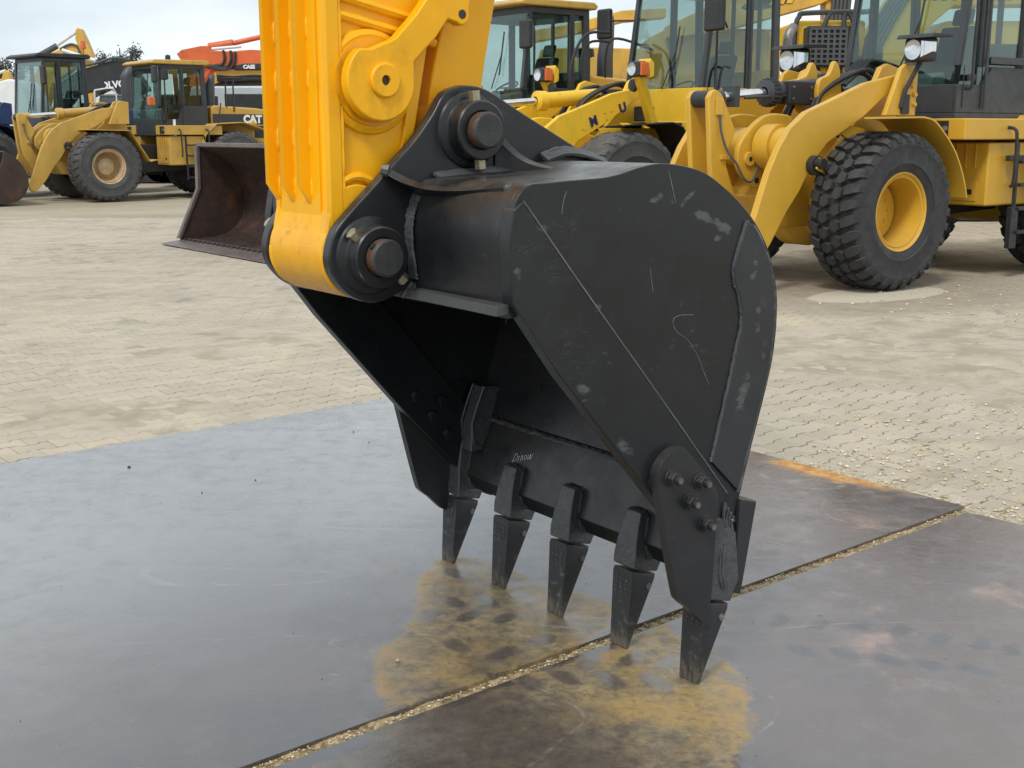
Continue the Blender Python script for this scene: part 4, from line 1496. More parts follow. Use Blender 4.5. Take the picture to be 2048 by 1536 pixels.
ARM = [(-.60, 2.215), (-.05, 2.11), (.50, 1.92), (.83, 1.81), (1.06, 1.65), (1.21, 1.46), (1.33, 1.24), (1.41, 1.04), (1.50, .80), (1.66, .42), (1.66, .30), (1.58, .245), (1.48, .29), (1.28, .50), (1.06, .82), (.88, 1.03), (.76, 1.22), (.68, 1.33), (.50, 1.50), (-.01, 1.75), (-.32, 1.95), (-.56, 2.07), (-.66, 2.14)]


def loader(name, label, pos, az, P, group='wheel loaders parked in the yard'):
    """local axes: x forward, y to the loader's left, z up; origin on the ground under the front axle"""
    root = empty(name, (pos[0], pos[1], GZ), R(90 - az))
    tag(root, label, 'wheel loader', group)
    pm = M[P['paint']]
    blk = M['black']
    dz = P.get('dz', 0)
    WB = P.get('wb', 3.3)
    PX = P.get('plat', -1.0)
    # chassis
    b = MB()
    b.prism([(-.55, .62), (.75, .62), (.95, .95), (.55, 1.45), (.2, 1.62), (-.55, 1.45)], -.36, .36)
    b.build('front_frame', pm, root, .02)
    for sg in (1, -1):
        b = MB()
        b.prism([(-.50, 2.29), (-.60, 2.33), (-.78, 2.29), (-.80, 1.0), (.25, .95), (.32, 1.3), (-.22, 1.80)], sg * .50, sg * .575)
        if P.get('tower', 1):
            b.prism([(-.48, 2.27), (-.56, 2.32), (-.76, 2.29), (-.75, 1.78), (-.25, 1.78)], sg * .79, sg * .85)
        b.build('arm_tower', pm, root, .012)
    b = MB()
    b.cyl((0, -.85, .80), (0, .85, .80), .24, n=28)
    b.cyl((0, -1.0, .80), (0, 1.0, .80), .30, .30, n=28)
    b.lathe([(.30, -.25), (.42, -.12), (.42, .12), (.30, .25)], 28, 'y', (0, 0, .80))
    b.build('front_axle', pm, root)
    b = MB()
    b.cyl((-WB, -1.0, .80), (-WB, 1.0, .80), .28, n=28)
    b.build('rear_axle', pm, root)
    b = MB()
    b.prism([(-.6, .7), (-.6, 1.2), (-1.3, 1.3), (-4.6, 1.3), (-4.6, .75), (-1.3, .62)], -.40, .40)
    b.build('rear_frame', M['black'], root, .02)
    if P.get('wheels', True):
        for x in (0, -WB):
            for sg in (1, -1):
                wheel(root, x, sg * 1.06, .81, sg, P['tyre'], P['rubber'], P.get('rim', P['paint']), hubmat=P.get('hub'))
    # boom arms
    if P.get('arms', True):
        for sg in (1, -1):
            b = MB()
            q = [(x + P.get('armdx', 0), z) for x, z in ARM]
            b.prism(q, sg * .66, sg * .745)
            ao = b.build('boom_arm', M[P.get('armpaint', P['paint'])], root, .012)
            b = MB()
            b.cyl((.72, sg * .66, 1.30), (.72, sg * .90, 1.30), .055, n=18)
            b.lathe([(.06, sg * .75), (.10, sg * .75), (.10, sg * .82), (.06, sg * .82)], 20, 'y', (.72, 0, 1.28))
            b.build('arm_pin', blk, ao, .004)
            b = MB()
            b.box((.66, sg * .84, 1.27), (.20, .035, .13), Matrix.Rotation(-.35, 3, 'Y'))
            b.build('pin_keeper', pm, ao, .03)
            b = MB()
            b.cyl((-.60, sg * .57, 1.15), (.10, sg * .57, 1.20), .085, n=16)
            ly = b.build('lift_cylinder', pm, root)
            b = MB()
            b.cyl((.10, sg * .57, 1.20), (.70, sg * .60, 1.28), .045, n=14)
            b.build('cylinder_rod', M['chrome'], ly)
        b = MB()
        b.cyl((.90, -.66, 1.46), (.90, .66, 1.46), .20, n=30)
        b.lathe([(.20, -.5), (.235, -.5), (.235, -.3), (.20, -.3)], 30, 'y', (.90, 0, 1.46))
        b.lathe([(.20, .5), (.235, .5), (.235, .3), (.20, .3)], 30, 'y', (.90, 0, 1.46))
        b.build('cross_tube', pm, root)
        for sg in (1, -1):
            b = MB()
            q = catm([(1.30, 1.36), (1.27, 1.50), (1.12, 1.66), (.92, 1.78), (.70, 1.80), (.50, 1.74), (.58, 1.45), (.62, 1.15), (.82, 1.05), (1.08, 1.08), (1.26, 1.22)], 4, True)
            b.prism(q, sg * .20, sg * .27)
            ko = b.build('boom_casting', pm, root, .02)
            b = MB()
            b.cyl((1.14, sg * .268, 1.34), (1.14, sg * .295, 1.34), .075, n=20)
            b.build('pivot_cap', pm, ko, .008)
            b = MB()
            b.cyl((1.14, sg * .29, 1.34), (1.14, sg * .298, 1.34), .025, n=14)
            b.cyl((1.02, sg * .27, 1.12), (1.02, sg * .285, 1.12), .03, n=6)
            b.cyl((.93, sg * .268, 1.44), (.93, sg * .273, 1.44), .05, n=18)
            b.build('grease_hole', blk, ko)
        # tilt lever (two plates and a spacer)
        lvp = [(1.64, 1.95), (1.60, 2.015), (1.54, 2.03), (1.47, 2.00), (1.43, 1.95), (1.24, 1.62), (1.33, 1.45), (1.36, 1.28), (1.22, .98), (1.02, .62), (1.10, .50), (1.24, .50), (1.42, .80), (1.56, 1.10), (1.585, 1.30)]
        for sg in (1, -1):
            b = MB()
            b.prism(lvp, sg * .105, sg * .175)
            b.build('tilt_lever', pm, root, .018)
        b = MB()
        b.cyl((1.55, -.105, 1.94), (1.55, .105, 1.94), .085, n=24)
        b.build('lever_bush', blk, root, .006)
        if P.get('hose', True):
            b = MB()
            b.box((1.50, .185, 1.86), (.10, .02, .16))
            b.box((1.40, .185, 1.36), (.12, .03, .05))
            b.build('grease_block', pm, root, .006)
            b = MB()
            b.tube(catm([(1.50, .20, 1.78), (1.49, .21, 1.62), (1.42, .24, 1.42), (1.34, .29, 1.30), (1.24, .31, 1.14), (1.12, .31, 1.12), (1.03, .30, 1.28), (.98, .29, 1.36)], 6), .012, 7)
            b.build('grease_hose', M['grey'], root)
        # tilt cylinder
        yb = M[P.get('cylpaint', P['paint'])]
        b = MB()
        b.cyl((-.40, 0, 2.10), (.62, 0, 2.02), .105, n=28)
        b.lathe([(.105, .50), (.135, .52), (.135, .66), (.06, .68)], 24, 'x', (0, 0, 2.02))
        tc_ = b.build('tilt_cylinder', yb, root, .004)
        b = MB()
        b.cyl((.60, 0, 2.02), (1.32, 0, 1.965), .052, n=22)
        b.build('cylinder_rod', M['chrome'], tc_)
        b = MB()
        b.cyl((1.30, 0, 1.967), (1.50, 0, 1.945), .072, n=20)
        b.build('rod_eye', M['cabgrey'] if P.get('cylpaint') == 'cabgrey' else yb, tc_, .004)
        if P.get('guard'):
            b = MB()
            b.b2((-.10, -.14, 1.90), (.44, .14, 2.14))
            go = b.build('cylinder_guard', M['black'], tc_, .012)
            b = MB()
            for xx in (.38, .10):
                for zz in (1.96, 2.08):
                    b.cyl((xx, .14, zz), (xx, .152, zz), .014, n=6)
            b.build('guard_bolts', M['zinc'], go)
            b = MB()
            for k in range(20):
                a = 2 * math.pi * k / 20
                b.box((.60, .135 * math.cos(a), 2.02 + .135 * math.sin(a)), (.10, .03, .03))
            b.build('rod_collar', M['black'], tc_, .004)
            b = MB()
            b.cyl((1.05, .085, 1.96), (.42, .085, 1.99), .020, n=12)
            b.box((1.16, .0, 1.975), (.07, .20, .22))
            b.build('position_rod', M['cabgrey'], tc_, .01)
            for yy in (.16, -.16):
                b = MB()
                b.prism(catm([(-.06, 1.82), (.05, 1.98), (.02, 2.16), (-.12, 2.22), (-.20, 2.36), (-.28, 2.30), (-.32, 2.1), (-.34, 1.85)], 3, True), yy - .03, yy + .03)
                b.build('cylinder_bracket', pm, root, .012)
        # hoses over the front frame
        b = MB()
        for k, yy in enumerate((-.30, -.22, .22, .30)):
            b.tube(catm([(-.95, yy, 1.9), (-.70, yy, 2.16 + .03 * k), (-.40, yy * .8, 2.22), (.0, yy * .6, 2.0), (.15, yy * .8, 1.7)], 6), .028, 7)
        b.build('hydraulic_hoses', M['black'], root)
    # front fenders
    fz = P.get('fender')
    if fz:
        for sg in (1, -1):
            lo = offset(fz, .018 if True else 0)
            b = MB()
            xin = P.get('fendin', 9)
            ring = fz + lo[::-1]
            b.loft([[(min(x, xin), sg * .70, z) for x, z in ring], [(x, sg * 1.37, z) for x, z in ring]])
            fo = b.build('front_fender', M[P.get('fendpaint', P['paint'])], root, .005)
            b = MB()
            b.prism([(fz[0][0] - .15, fz[0][1] - .02), (fz[1][0], fz[1][1] - .02), (fz[-1][0] + .25, fz[-1][1] + .2), (fz[-1][0] + .35, fz[-1][1] + .2), (-.3, 1.62), (0, 1.66)], sg * .70, sg * .72)
            b.build('fender_stay', M[P.get('fendpaint', P['paint'])], fo, .004)
    # rear body
    hz = 2.05 + dz
    b = MB()
    hx1 = -WB - 2.0
    b.prism([(-2.92, 1.30), (-2.92, hz + .16), (-3.05, hz + .2), (-4.2, hz + .14), (hx1 + .25, hz + .02), (hx1, hz - .12), (hx1 - .02, 1.3)], -.74, .74)
    ho = b.build('engine_hood', M[P.get('hoodpaint', P['paint'])], root, .05, 3)
    b = MB()
    for sg in (1, -1):
        b.b2((-2.95, sg * .741, hz - .26), (hx1 + .12, sg * .748, hz - .01))
    if P.get('band'):
        b.build('hood_band', M['cabgrey'], ho)
    else:
        b.bm.free()
    b = MB()
    for sg in (1, -1):
        b.b2((hx1 + .35, sg * .741, 1.45), (hx1 + 1.2, sg * .747, hz - .30))
    b.build('hood_vent', blk, ho)
    b = MB()
    b.prism([(hx1 + .02, .75), (hx1 + .02, 1.5), (hx1 - .35, 1.5), (hx1 - .40, .95), (hx1 - .25, .75)], -1.2, 1.2)
    b.build('counterweight', M[P.get('cwpaint', P['paint'])], root, .04)
    for sg in (1, -1):
        b = MB()
        rf = [(-WB + .98, 1.1), (-WB + .85, 1.55), (-WB + .55, 1.80), (-WB - .2, 1.84), (-WB - .8, 1.66)]
        b.prism(rf + offset(rf, .02)[::-1], sg * .74, sg * 1.36)
        b.build('rear_fender', pm, root, .005)
    # step box, ladder, platform
    for sg in (1, -1):
        b = MB()
        b.b2((-1.55, sg * .48, .81), (-2.45, sg * 1.24, 1.50))
        sb = b.build('step_box', pm, root, .025)
        b = MB()
        b.b2((-1.547, sg * .60, .86), (-1.540, sg * 1.12, 1.08))
        b.build('access_panel', pm, sb, .004)
        b = MB()
        for k in range(4):
            b.b2((-1.547, sg * (.72 + .12 * k), 1.22), (-1.53, sg * (.735 + .12 * k), 1.49))
        b.build('pressed_ribs', pm, sb, .003)
        b = MB()
        b.b2((-1.549, sg * 1.0, .93), (-1.538, sg * 1.07, .99))
        b.build('panel_latch', blk, sb, .004)
        b = MB()
        b.prism([(PX, 1.53), (PX, 1.755), (-2.92, 1.755), (-2.92, 1.53)], sg * .60, sg * 1.30)
        po = b.build('platform', pm, root, .015)
        b = MB()
        b.b2((PX + .003, sg * .85, 1.56), (PX + .01, sg * 1.10, 1.73))
        b.build('switch_recess', blk, po, .006)
        b = MB()
        b.lathe([(.001, .03), (.03, .025), (.035, 0)], 14, 'x', (PX + .008, sg * 1.06, 1.645))
        b.build('isolator_key', M['steel'], po)
        b = MB()
        for xx in (-1.92, -2.42):
            b.tube([(xx, sg * 1.34, 1.50), (xx - .02, sg * 1.34, .46)], .024, 6)
        ld = b.build('ladder', blk, root)
        for zz in (.50, .76, 1.02, 1.27):
            b = MB()
            b.b2((-1.95, sg * 1.29, zz), (-2.43, sg * 1.40, zz + .035))
            b.build('ladder_step', blk, ld, .004)
    b = MB()
    for sg in (1,):
        b.tube(catm([(-1.78, sg * 1.30, 1.66), (-1.78, sg * 1.38, 1.64), (-1.78, sg * 1.41, 1.55), (-1.80, sg * 1.40, 1.1), (-1.80, sg * 1.36, 1.02)], 5), .019, 8)
        b.tube(catm([(-2.48, sg * 1.30, 1.66), (-2.50, sg * 1.38, 1.64), (-2.50, sg * 1.41, 1.55), (-2.50, sg * 1.40, 1.1), (-2.50, sg * 1.36, 1.02)], 5), .019, 8)
    b.build('grab_rail', blk, root)['kind'] = 'stuff'
    # cab
    c = dict(x0=-1.52, x1=-2.85, hy=.80, z0=1.60 + dz, zt=3.25 + dz, glassz=2.2 + dz)
    c.update(P.get('cab', {}))
    cb_o = cab_unit(root, P, **c)
    b = MB()
    xh = c['x0'] + (c['x1'] - c['x0']) * .12
    y = c['hy'] + .07
    b.tube(catm([(xh, c['hy'], c['zt'] - .35), (xh, y, c['zt'] - .37), (xh, y, c['glassz'] + .1), (xh, y, c['z0'] + .35), (xh, c['hy'], c['z0'] + .33)], 5), .018, 7)
    b.build('cab_handrail', blk, root)
    return root, cb_o


# --- nearest loader on the right
FEND_A = catm([(.72, 1.752), (.4, 1.757), (-.15, 1.767), (-.24, 1.762), (-.39, 1.73), (-.56, 1.61), (-.74, 1.45), (-.88, 1.26), (-.98, 1.07), (-1.03, .93)], 3)
AZ1 = 235
left1 = V((math.cos(R(AZ1)) * -1, math.sin(R(AZ1)), 0))
lf = lambda az: V((-math.cos(R(az)), math.sin(R(az)), 0))
o1 = V((4.0028, 12.3147, 0)) - 1.37 * lf(AZ1)
L1, cab1 = loader('wheel_loader', 'big clean ochre-yellow wheel loader with chunky block-tread tyre, nearest on the right', o1, AZ1,
                  dict(paint='cat', tyre='blocks', rubber='rubber', fender=FEND_A, fendin=-.10, dz=.16, guard=True, cylpaint='cabgrey', hoodpaint='cat',
                       cab=dict(frame=M['cabgrey'], lower=M['cabgrey'], corner=.20, glassz=2.33, roof=M['cat'], slant=.16, posts=(.34,), zt=3.45)))
lamp(L1, -.60, .98, 2.45, 1.22, visor=True)
b = MB()
b.tube([(-.64, .95, 2.33), (-.52, .88, 2.05), (-.48, .86, 1.86)], .028, 6)
b.box((-.55, .866, 1.90), (.12, .02, .20))
b.build('lamp_stalk', M['black'], L1, .004)
lamp(L1, -.86, -.98, 2.44, 1.35, visor=True)
b = MB()
b.tube([(-.86, -.93, 2.33), (-.62, -.86, 2.05), (-.55, -.86, 1.86)], .028, 6)
b.build('lamp_stalk', M['black'], L1, .004)
b = MB()
for zz in (1.9, 2.0):
    b.cyl((-.70, .85, zz), (-.70, .885, zz), .022, n=10)
b.lathe([(.001, .88), (.03, .88), (.036, .85)], 16, 'y', (-.66, 0, 2.10))
b.build('tower_bolts', M['cat'], L1)
b = MB()
b.b2((-2.05, .82, 2.36), (-2.80, .845, 2.44))
b.tube([(-1.99, .83, 1.86), (-1.99, .83, 3.42)], .02, 6)
b.build('door_bar', M['cabgrey'], cab1, .006)
b = MB()
b.tube(catm([(-2.75, .84, 3.3), (-2.9, .95, 3.32), (-3.02, .98, 3.2), (-3.02, .98, 2.6), (-3.0, .98, 2.15), (-2.9, .92, 2.02), (-2.78, .85, 2.02)], 5), .022, 8)
b.build('cab_handrail', M['black'], L1)
b = MB()
b.b2((-2.98, .55, 1.78), (-3.0, .78, 3.2))
b.build('intake_panel', M['black'], L1)
b = MB()
for k in range(5):
    b.tube(catm([(-1.68, -.32 + .06 * k, 2.34), (-1.30, -.35 + .04 * k, 2.42), (-1.0, -.3 + .05 * k, 2.30), (-.6, -.2 + .05 * k, 2.12)], 5), .022, 6)
b.build('hydraulic_hoses', M['black'], L1)
b = MB()
b.b2((-1.2, -.25, .34), (-1.6, .25, .40))
b.prism([(-1.0, .34), (-1.0, .80), (-1.9, .80), (-1.5, .34)], -.06, .06)
b.build('articulation_hitch', M['cat'], L1, .01)
for xx in (-1.86, -2.40):
    b = MB()
    b.b2((xx, 1.31, .34), (xx - .13, 1.37, .80))
    b.b2((xx - .02, 1.37, .70), (xx - .11, 1.376, .76))
    b.build('step_hanger', M['black'], L1, .008)
b = MB()
b.b2((-1.80, 1.28, 1.30), (-2.6, 1.34, 1.36))
b.build('step_rail', M['black'], L1, .006)
b = MB()
b.tube(catm([(-.30, .45, 2.05), (.10, .50, 1.90), (.45, .45, 1.75), (.75, .40, 1.55)], 5), .022, 7)
b.tube(catm([(-.35, .38, 2.10), (.05, .42, 1.94), (.40, .36, 1.80), (.70, .33, 1.62)], 5), .022, 7)
b.tube(catm([(-1.35, .55, 1.74), (-1.25, .75, 1.60), (-1.18, .80, 1.40)], 5), .024, 7)
b.build('hydraulic_hoses', M['black'], L1)
b = MB()
b.cyl((-.34, .40, 2.08), (-.20, .43, 2.02), .032, n=10)
b.cyl((-1.25, .76, 1.62), (-1.19, .80, 1.46), .032, n=10)
b.build('hose_fitting', M['steel'], L1)
b = MB()
b.b2((-1.02, .28, .52), (-1.72, .31, .57))
b.build('red_strap', M['redtape'], L1)
b = MB()
b.tube(catm([(-1.66, .15, 1.76), (-1.6, .6, 1.72), (-1.3, .7, 1.55), (-1.0, .5, 1.45)], 5), .03, 6)
b.tube(catm([(-1.66, .25, 1.72), (-1.5, .62, 1.52), (-1.3, .4, 1.4)], 5), .03, 6)
b.b2((-1.52, -.6, 1.0), (-1.0, .56, 1.66))
b.build('hitch_hoses', M['black'], L1)

# --- lemon loader behind it
AZ2 = 235
o2 = V((.87, 17.07, 0))
FEND_B = [(.25, 1.70), (-.60, 1.74), (-.78, 1.68), (-.88, 1.55), (-.92, 1.30)]
L2, cab2 = loader('wheel_loader', 'lemon-yellow wheel loader with worn navy letters on its arm and rust-flaked black fender', o2, AZ2,
                  dict(paint='lemon', armpaint='lemon', tyre='worn', rubber='rubberold', fender=FEND_B, fendin=-.30, fendpaint='black', tower=0, hose=False,
                       cab=dict(frame=M['cabgrey'], lower=M['lemon'], x0=-1.60, x1=-3.15, hy=.84, z0=1.45, zt=3.75, glassz=2.22, slant=.22, posts=(.60,), roof=M['lemon'])))
for sg in (1, -1):
    b = MB()
    b.b2((-.945, sg * .72, 1.12), (-.905, sg * 1.36, 1.60))
    b.build('fender_flap', M['black'], L2, .008)
    b = MB()
    b.prism([(.20, 1.66), (-.86, 1.66), (-.90, .95), (-.55, .80), (-.30, 1.10), (.05, 1.25)], sg * .755, sg * .79)
    b.build('inner_fender', M['lemonworn'], L2, .005)
    b = MB()
    b.loft([[(-.28, sg * .80, 1.708), (-.14, sg * .80, 1.708), (-.14, sg * .80, 1.728), (-.28, sg * .80, 1.728)], [(.14, sg * 1.365, 1.690), (.28, sg * 1.365, 1.690), (.28, sg * 1.365, 1.712), (.14, sg * 1.365, 1.712)]])
    b.build('fender_lip', M['lemonworn'], L2, .004)
for sg in (1, -1):
    lamp(L2, -.22, sg * 1.05, 2.42, 1.0, marker='orangelens')
    b = MB()
    b.loft([[(-.30, sg * 1.05 - .06, 2.34), (-.20, sg * 1.05 - .06, 2.34), (-.20, sg * 1.05 + .06, 2.34), (-.30, sg * 1.05 + .06, 2.34)], [(-.62, sg * .98 - .06, 1.72), (-.50, sg * .98 - .06, 1.72), (-.50, sg * .98 + .06, 1.72), (-.62, sg * .98 + .06, 1.72)]])
    b.prism([(-.34, 2.30), (-.34, 2.52), (-.36, 2.56), (-.42, 2.50), (-.42, 2.34)], sg * .92, sg * 1.16)
    b.build('lamp_bracket', M['lemon'], L2, .008)
    b = MB()
    b.lathe([(.001, .05), (.08, .04), (.09, 0)], 16, 'x', (-.30, sg * .90, 2.22))
    b.build('horn', M['black'], L2)
b = MB()
b.b2((-.66, .66, 1.75), (-.50, .92, 1.95))
b.build('control_box', M['black'], L2, .02)
b = MB()
b.b2((-.30, -.34, 1.62), (-.75, .34, 2.12))
b.build('valve_block', M['black'], L2, .05)
mirror(L2, -1.45, 1.20, 3.20, .50, .36, (-2.05, .84, 3.05))
mirror(L2, -1.45, -1.15, 3.20, .44, .30, (-1.9, -.84, 3.25))
b = MB()
b.tube(catm([(-1.78, .90, 2.55), (-1.78, .93, 2.2), (-1.80, .93, 1.9), (-1.80, .86, 1.85)], 5), .022, 7)
b.tube(catm([(-2.1, .88, 2.5), (-1.92, .90, 2.48), (-1.86, .90, 2.1), (-1.98, .90, 1.85), (-2.02, .88, 1.7)], 5), .018, 7)
b.build('grab_rail', M['black'], L2)['kind'] = 'stuff'
b = MB()
b.tube(catm([(-.62, -.90, 1.8), (-.64, -.92, 2.55), (-.9, -.92, 3.0), (-1.3, -.86, 3.05)], 6), .022, 7)
b.tube(catm([(-.95, -.95, 1.9), (-.85, -.95, 2.6), (-1.0, -.95, 2.9), (-1.35, -.88, 2.92)], 6), .020, 7)
b.build('grab_rail', M['black'], L2)['kind'] = 'stuff'
# worn letters: only scraps of the word are left
mt = lambda u: side_mtx(.62 - u * .93, .752, 1.62 + u * .33, (-.94, 0, .34))
for s_, u in (('M', .38), ('U', .92)):
    text('worn_letter', s_, .17, M['navytext'], L2, mt(u), bold=.008)
b = MB()
for k in range(16):
    u = random.choice((.0, .05, .18, .22, .60, .66, .70)) + random.uniform(-.02, .02)
    x, z = .62 - u * .93, 1.62 + u * .33 + random.uniform(-.07, .07)
    r = random.uniform(.010, .028)
    b.face([(x + random.uniform(-r, r), .7475, z + random.uniform(-r, r)) for q in range(3)])
b.build('worn_letter_scraps', M['navytext'], L2, smooth=0)
b = MB()                                               # silver stack on the hood
b.lathe([(.13, 2.0), (.13, 2.32), (.07, 2.34), (.07, 2.9)], 20, 'z', (-4.2, .0, 0))
b.tube(catm([(-4.2, 0, 2.88), (-4.2, 0, 3.02), (-4.24, 0, 3.13), (-4.34, 0, 3.22)], 4), .075, 14)
b.build('exhaust_stack', M['steel'], L2)

# --- charcoal-cabbed loader further back
AZ3 = 232
o3 = V((-1.55, 18.7, 0))
L3, cab3 = loader('wheel_loader', 'yellow wheel loader with tall charcoal cab, half hidden behind the yellow arm', o3, AZ3,
                  dict(paint='catold', tyre='lugs', rubber='rubberold', arms=False, fender=None, dz=.25, hoodpaint='cat', band=True,
                       cab=dict(frame=M['cabgrey'], lower=M['cabgrey'], x0=-1.55, x1=-2.95, hy=.80, zt=3.50, z0=1.7, glassz=2.28, corner=.32, slant=.14, posts=(.72,), roof=M['catold'])))
mirror(L3, -1.42, 1.04, 3.05, .42, .26, (-1.65, .82, 3.35))
b = MB()
b.tube(catm([(-3.35, .70, 2.1), (-3.35, .72, 2.9), (-3.6, .72, 3.1), (-4.4, .72, 2.95)], 5), .022, 7)
b.tube(catm([(-3.9, .70, 2.1), (-3.9, .72, 2.75), (-4.0, .72, 3.0)], 5), .022, 7)
b.build('hood_rail', M['black'], L3)
b = MB()
rings = []
for z_, dx, r1, r2 in ((2.25, 0, .16, .12), (2.85, 0, .15, .11), (3.15, -.04, .13, .10), (3.40, -.10, .08, .07), (3.50, -.14, .03, .03)):
    rings.append([(-3.75 + dx + r1 * math.cos(2 * math.pi * k / 18), .25 + r2 * math.sin(2 * math.pi * k / 18), z_) for k in range(18)])
b.loft(rings)
b.build('exhaust_stack', M['grey'], L3)
b = MB()
b.lathe([(.001, 2.95), (.15, 2.94), (.16, 2.90), (.17, 2.82), (.10, 2.80), (.10, 2.3)], 20, 'z', (-3.2, .35, 0))
b.build('air_cleaner', M['black'], L3)
text('lettering', 'CAT', .34, M['whitetext'], L3, side_mtx(-4.1, .756, 2.16), bold=.016)
b = MB()
b.prism([(-.16, 1.83), (.16, 1.83), (0, 1.99)], .0, .006)
for v in b.bm.verts:
    v.co.x -= 4.1
    v.co.y += .753
    v.co.z += .15
b.build('logo_triangle', M['logoyellow'], L3)

# --- faded loader on the left
AZ4 = 230
o4 = V((-9.332, 28.31, 0)) - 1.37 * lf(AZ4)
FEND_D = [(.45, 1.66), (-.55, 1.64), (-.67, 1.44), (-1.0, .92), (-1.17, .96)]
L4, cab4 = loader('wheel_loader', 'faded ochre wheel loader with tan cab roof, its brown bucket lowered at the left edge', o4, AZ4,
                  dict(paint='catold', tyre='lugs', rubber='rubberold', fender=FEND_D, band=True, plat=-1.50, hub='rimtan', rim='rimtan',
                       cab=dict(frame=M['cabgrey'], lower=M['cabgrey'], zt=3.20, z0=1.52, glassz=2.22, corner=.32, slant=.06, posts=(.50,), roof=M['catold'], x1=-2.80)))
mirror(L4, -1.35, 1.05, 2.95, .40, .22, (-1.6, .82, 3.1), 'orangelens' if False else 'black')
mirror(L4, -1.62, 1.02, 2.95, .26, .26, (-1.6, .82, 3.1))
b = MB()
rings = []
for z_, dx, r1 in ((2.1, 0, .10), (2.32, 0, .12), (2.78, -.02, .12), (2.95, -.08, .08), (3.04, -.12, .03)):
    rings.append([(-3.12 + dx + r1 * math.cos(2 * math.pi * k / 16), .30 + r1 * .9 * math.sin(2 * math.pi * k / 16), z_) for k in range(16)])
b.loft(rings)
b.build('exhaust_stack', M['grey'], L4)
b = MB()
b.tube(catm([(-3.35, .72, 2.1), (-3.35, .74, 2.85), (-3.45, .74, 2.92), (-4.8, .74, 2.9)], 5), .020, 6)
b.tube([(-3.55, .74, 2.1), (-3.55, .74, 2.9)], .020, 6)
b.tube([(-2.95, .98, 1.55), (-3.1, .92, 2.3)], .016, 6)
b.build('hood_rail', M['black'], L4)
text('lettering', 'CAT', .26, M['whitetext'], L4, side_mtx(-4.05, .756, 1.91), bold=.014)
b = MB()
b.prism([(-4.05 - .12, 1.79), (-4.05 + .10, 1.79), (-4.05 - .01, 1.90)], .757, .762)
b.build('logo_triangle', M['logoyellow'], L4)
b = MB()
b.lathe([(.001, 3.47), (.06, 3.45), (.07, 3.34), (.07, 3.31)], 14, 'z', (-2.15, .1, 0))
b.build('beacon', M['black'], L4)
b = MB()
b.box((-1.30, .90, 2.32), (.14, .16, .20))
b.build('headlight', M['orangelens'], L4, .02)
b = MB()
b.box((-1.90, .806, 1.80), (.07, .004, .20))
b.cyl((-1.90, .803, 1.62), (-1.90, .809, 1.62), .045, n=14)
b.build('number_sticker', M['whitetext'], L4)


def loader_bucket(name, parent, mat, edge, wid, depth=1.25, hgt=1.2, bolts=True, topx=None):
    """open loader bucket, lip forward (+x), origin at the lip's middle on the ground"""
    prof = catm([(-.02, .03), (-.35, .05), (-.75, .10), (-1.02, .28), (-1.12, .58), (-1.03, .90), (-.80, 1.12), (-.62, 1.20)], 5)
    prof = [(x * depth / 1.25, z * hgt / 1.2) for x, z in prof]
    if topx is not None:
        prof = catm([(-.02, .03), (-.35, .05), (-.72, .10), (-.98, .32), (-1.05, .62), (-.95, .98), (-.68, 1.26), (topx, hgt)], 5)
    inn = offset(prof, -.035)
    b = MB()
    b.prism(prof + inn[::-1], -wid / 2, wid / 2)
    o = b.build('bucket_shell' if parent else name + '_shell', mat, parent, .006)
    for sg in (1, -1):
        b = MB()
        q = prof + ([(prof[-1][0] + .02, .80), (.0, .12), (.02, .06)] if topx is not None else [(prof[-1][0] + .02, prof[-1][1] - .25), (-.25, .28), (.02, .06)])
        b.prism(q, sg * wid / 2, sg * (wid / 2 + .035))
        b.build('bucket_side', mat, parent, .006)
        b = MB()
        px_ = prof[-1][0]
        path = [(px_ + .02, prof[-1][1] - .02), (px_ + .03, .80), (.04, .09)]
        b.loft([[(x + .02, sg * (wid / 2 - .02), z), (x + .03, sg * (wid / 2 + .045), z), (x - .03, sg * (wid / 2 + .045), z), (x - .03, sg * (wid / 2 - .02), z)] for x, z in path])
        b.build('edge_guard', edge, parent, .006)
    b = MB()
    b.loft([[(.28, -wid / 2 - .10, .012), (.28, wid / 2 + .10, .012), (.28, wid / 2 + .10, .022), (.28, -wid / 2 - .10, .022)], [(-.12, -wid / 2 - .02, .03), (-.12, wid / 2 + .02, .03), (-.12, wid / 2 + .02, .085), (-.12, -wid / 2 - .02, .085)]])
    b.build('cutting_edge', edge, parent, .004)
    if bolts:
        n = int(wid / .155)
        for k in range(n):
            b = MB()
            y = -wid / 2 + .10 + k * (wid - .2) / (n - 1)
            b.cyl((-.02, y, .06), (-.02, y, .092), .034, n=8)
            b.build('edge_bolt', M['black'], parent)
    b = MB()
    b.b2((prof[-1][0] - .04, -wid / 2 - .03, prof[-1][1] - .03), (prof[-1][0] + .02, wid / 2 + .03, prof[-1][1] + .03))
    b.build('top_bar', edge, parent, .01)
    for sg in (1, -1):
        b = MB()
        b.prism([(-.95, .35), (-1.30, .30), (-1.36, .42), (-1.25, .80), (-.95, .95)], sg * .60 - .03, sg * .60 + .03)
        b.build('hinge_lug', mat, parent, .006)


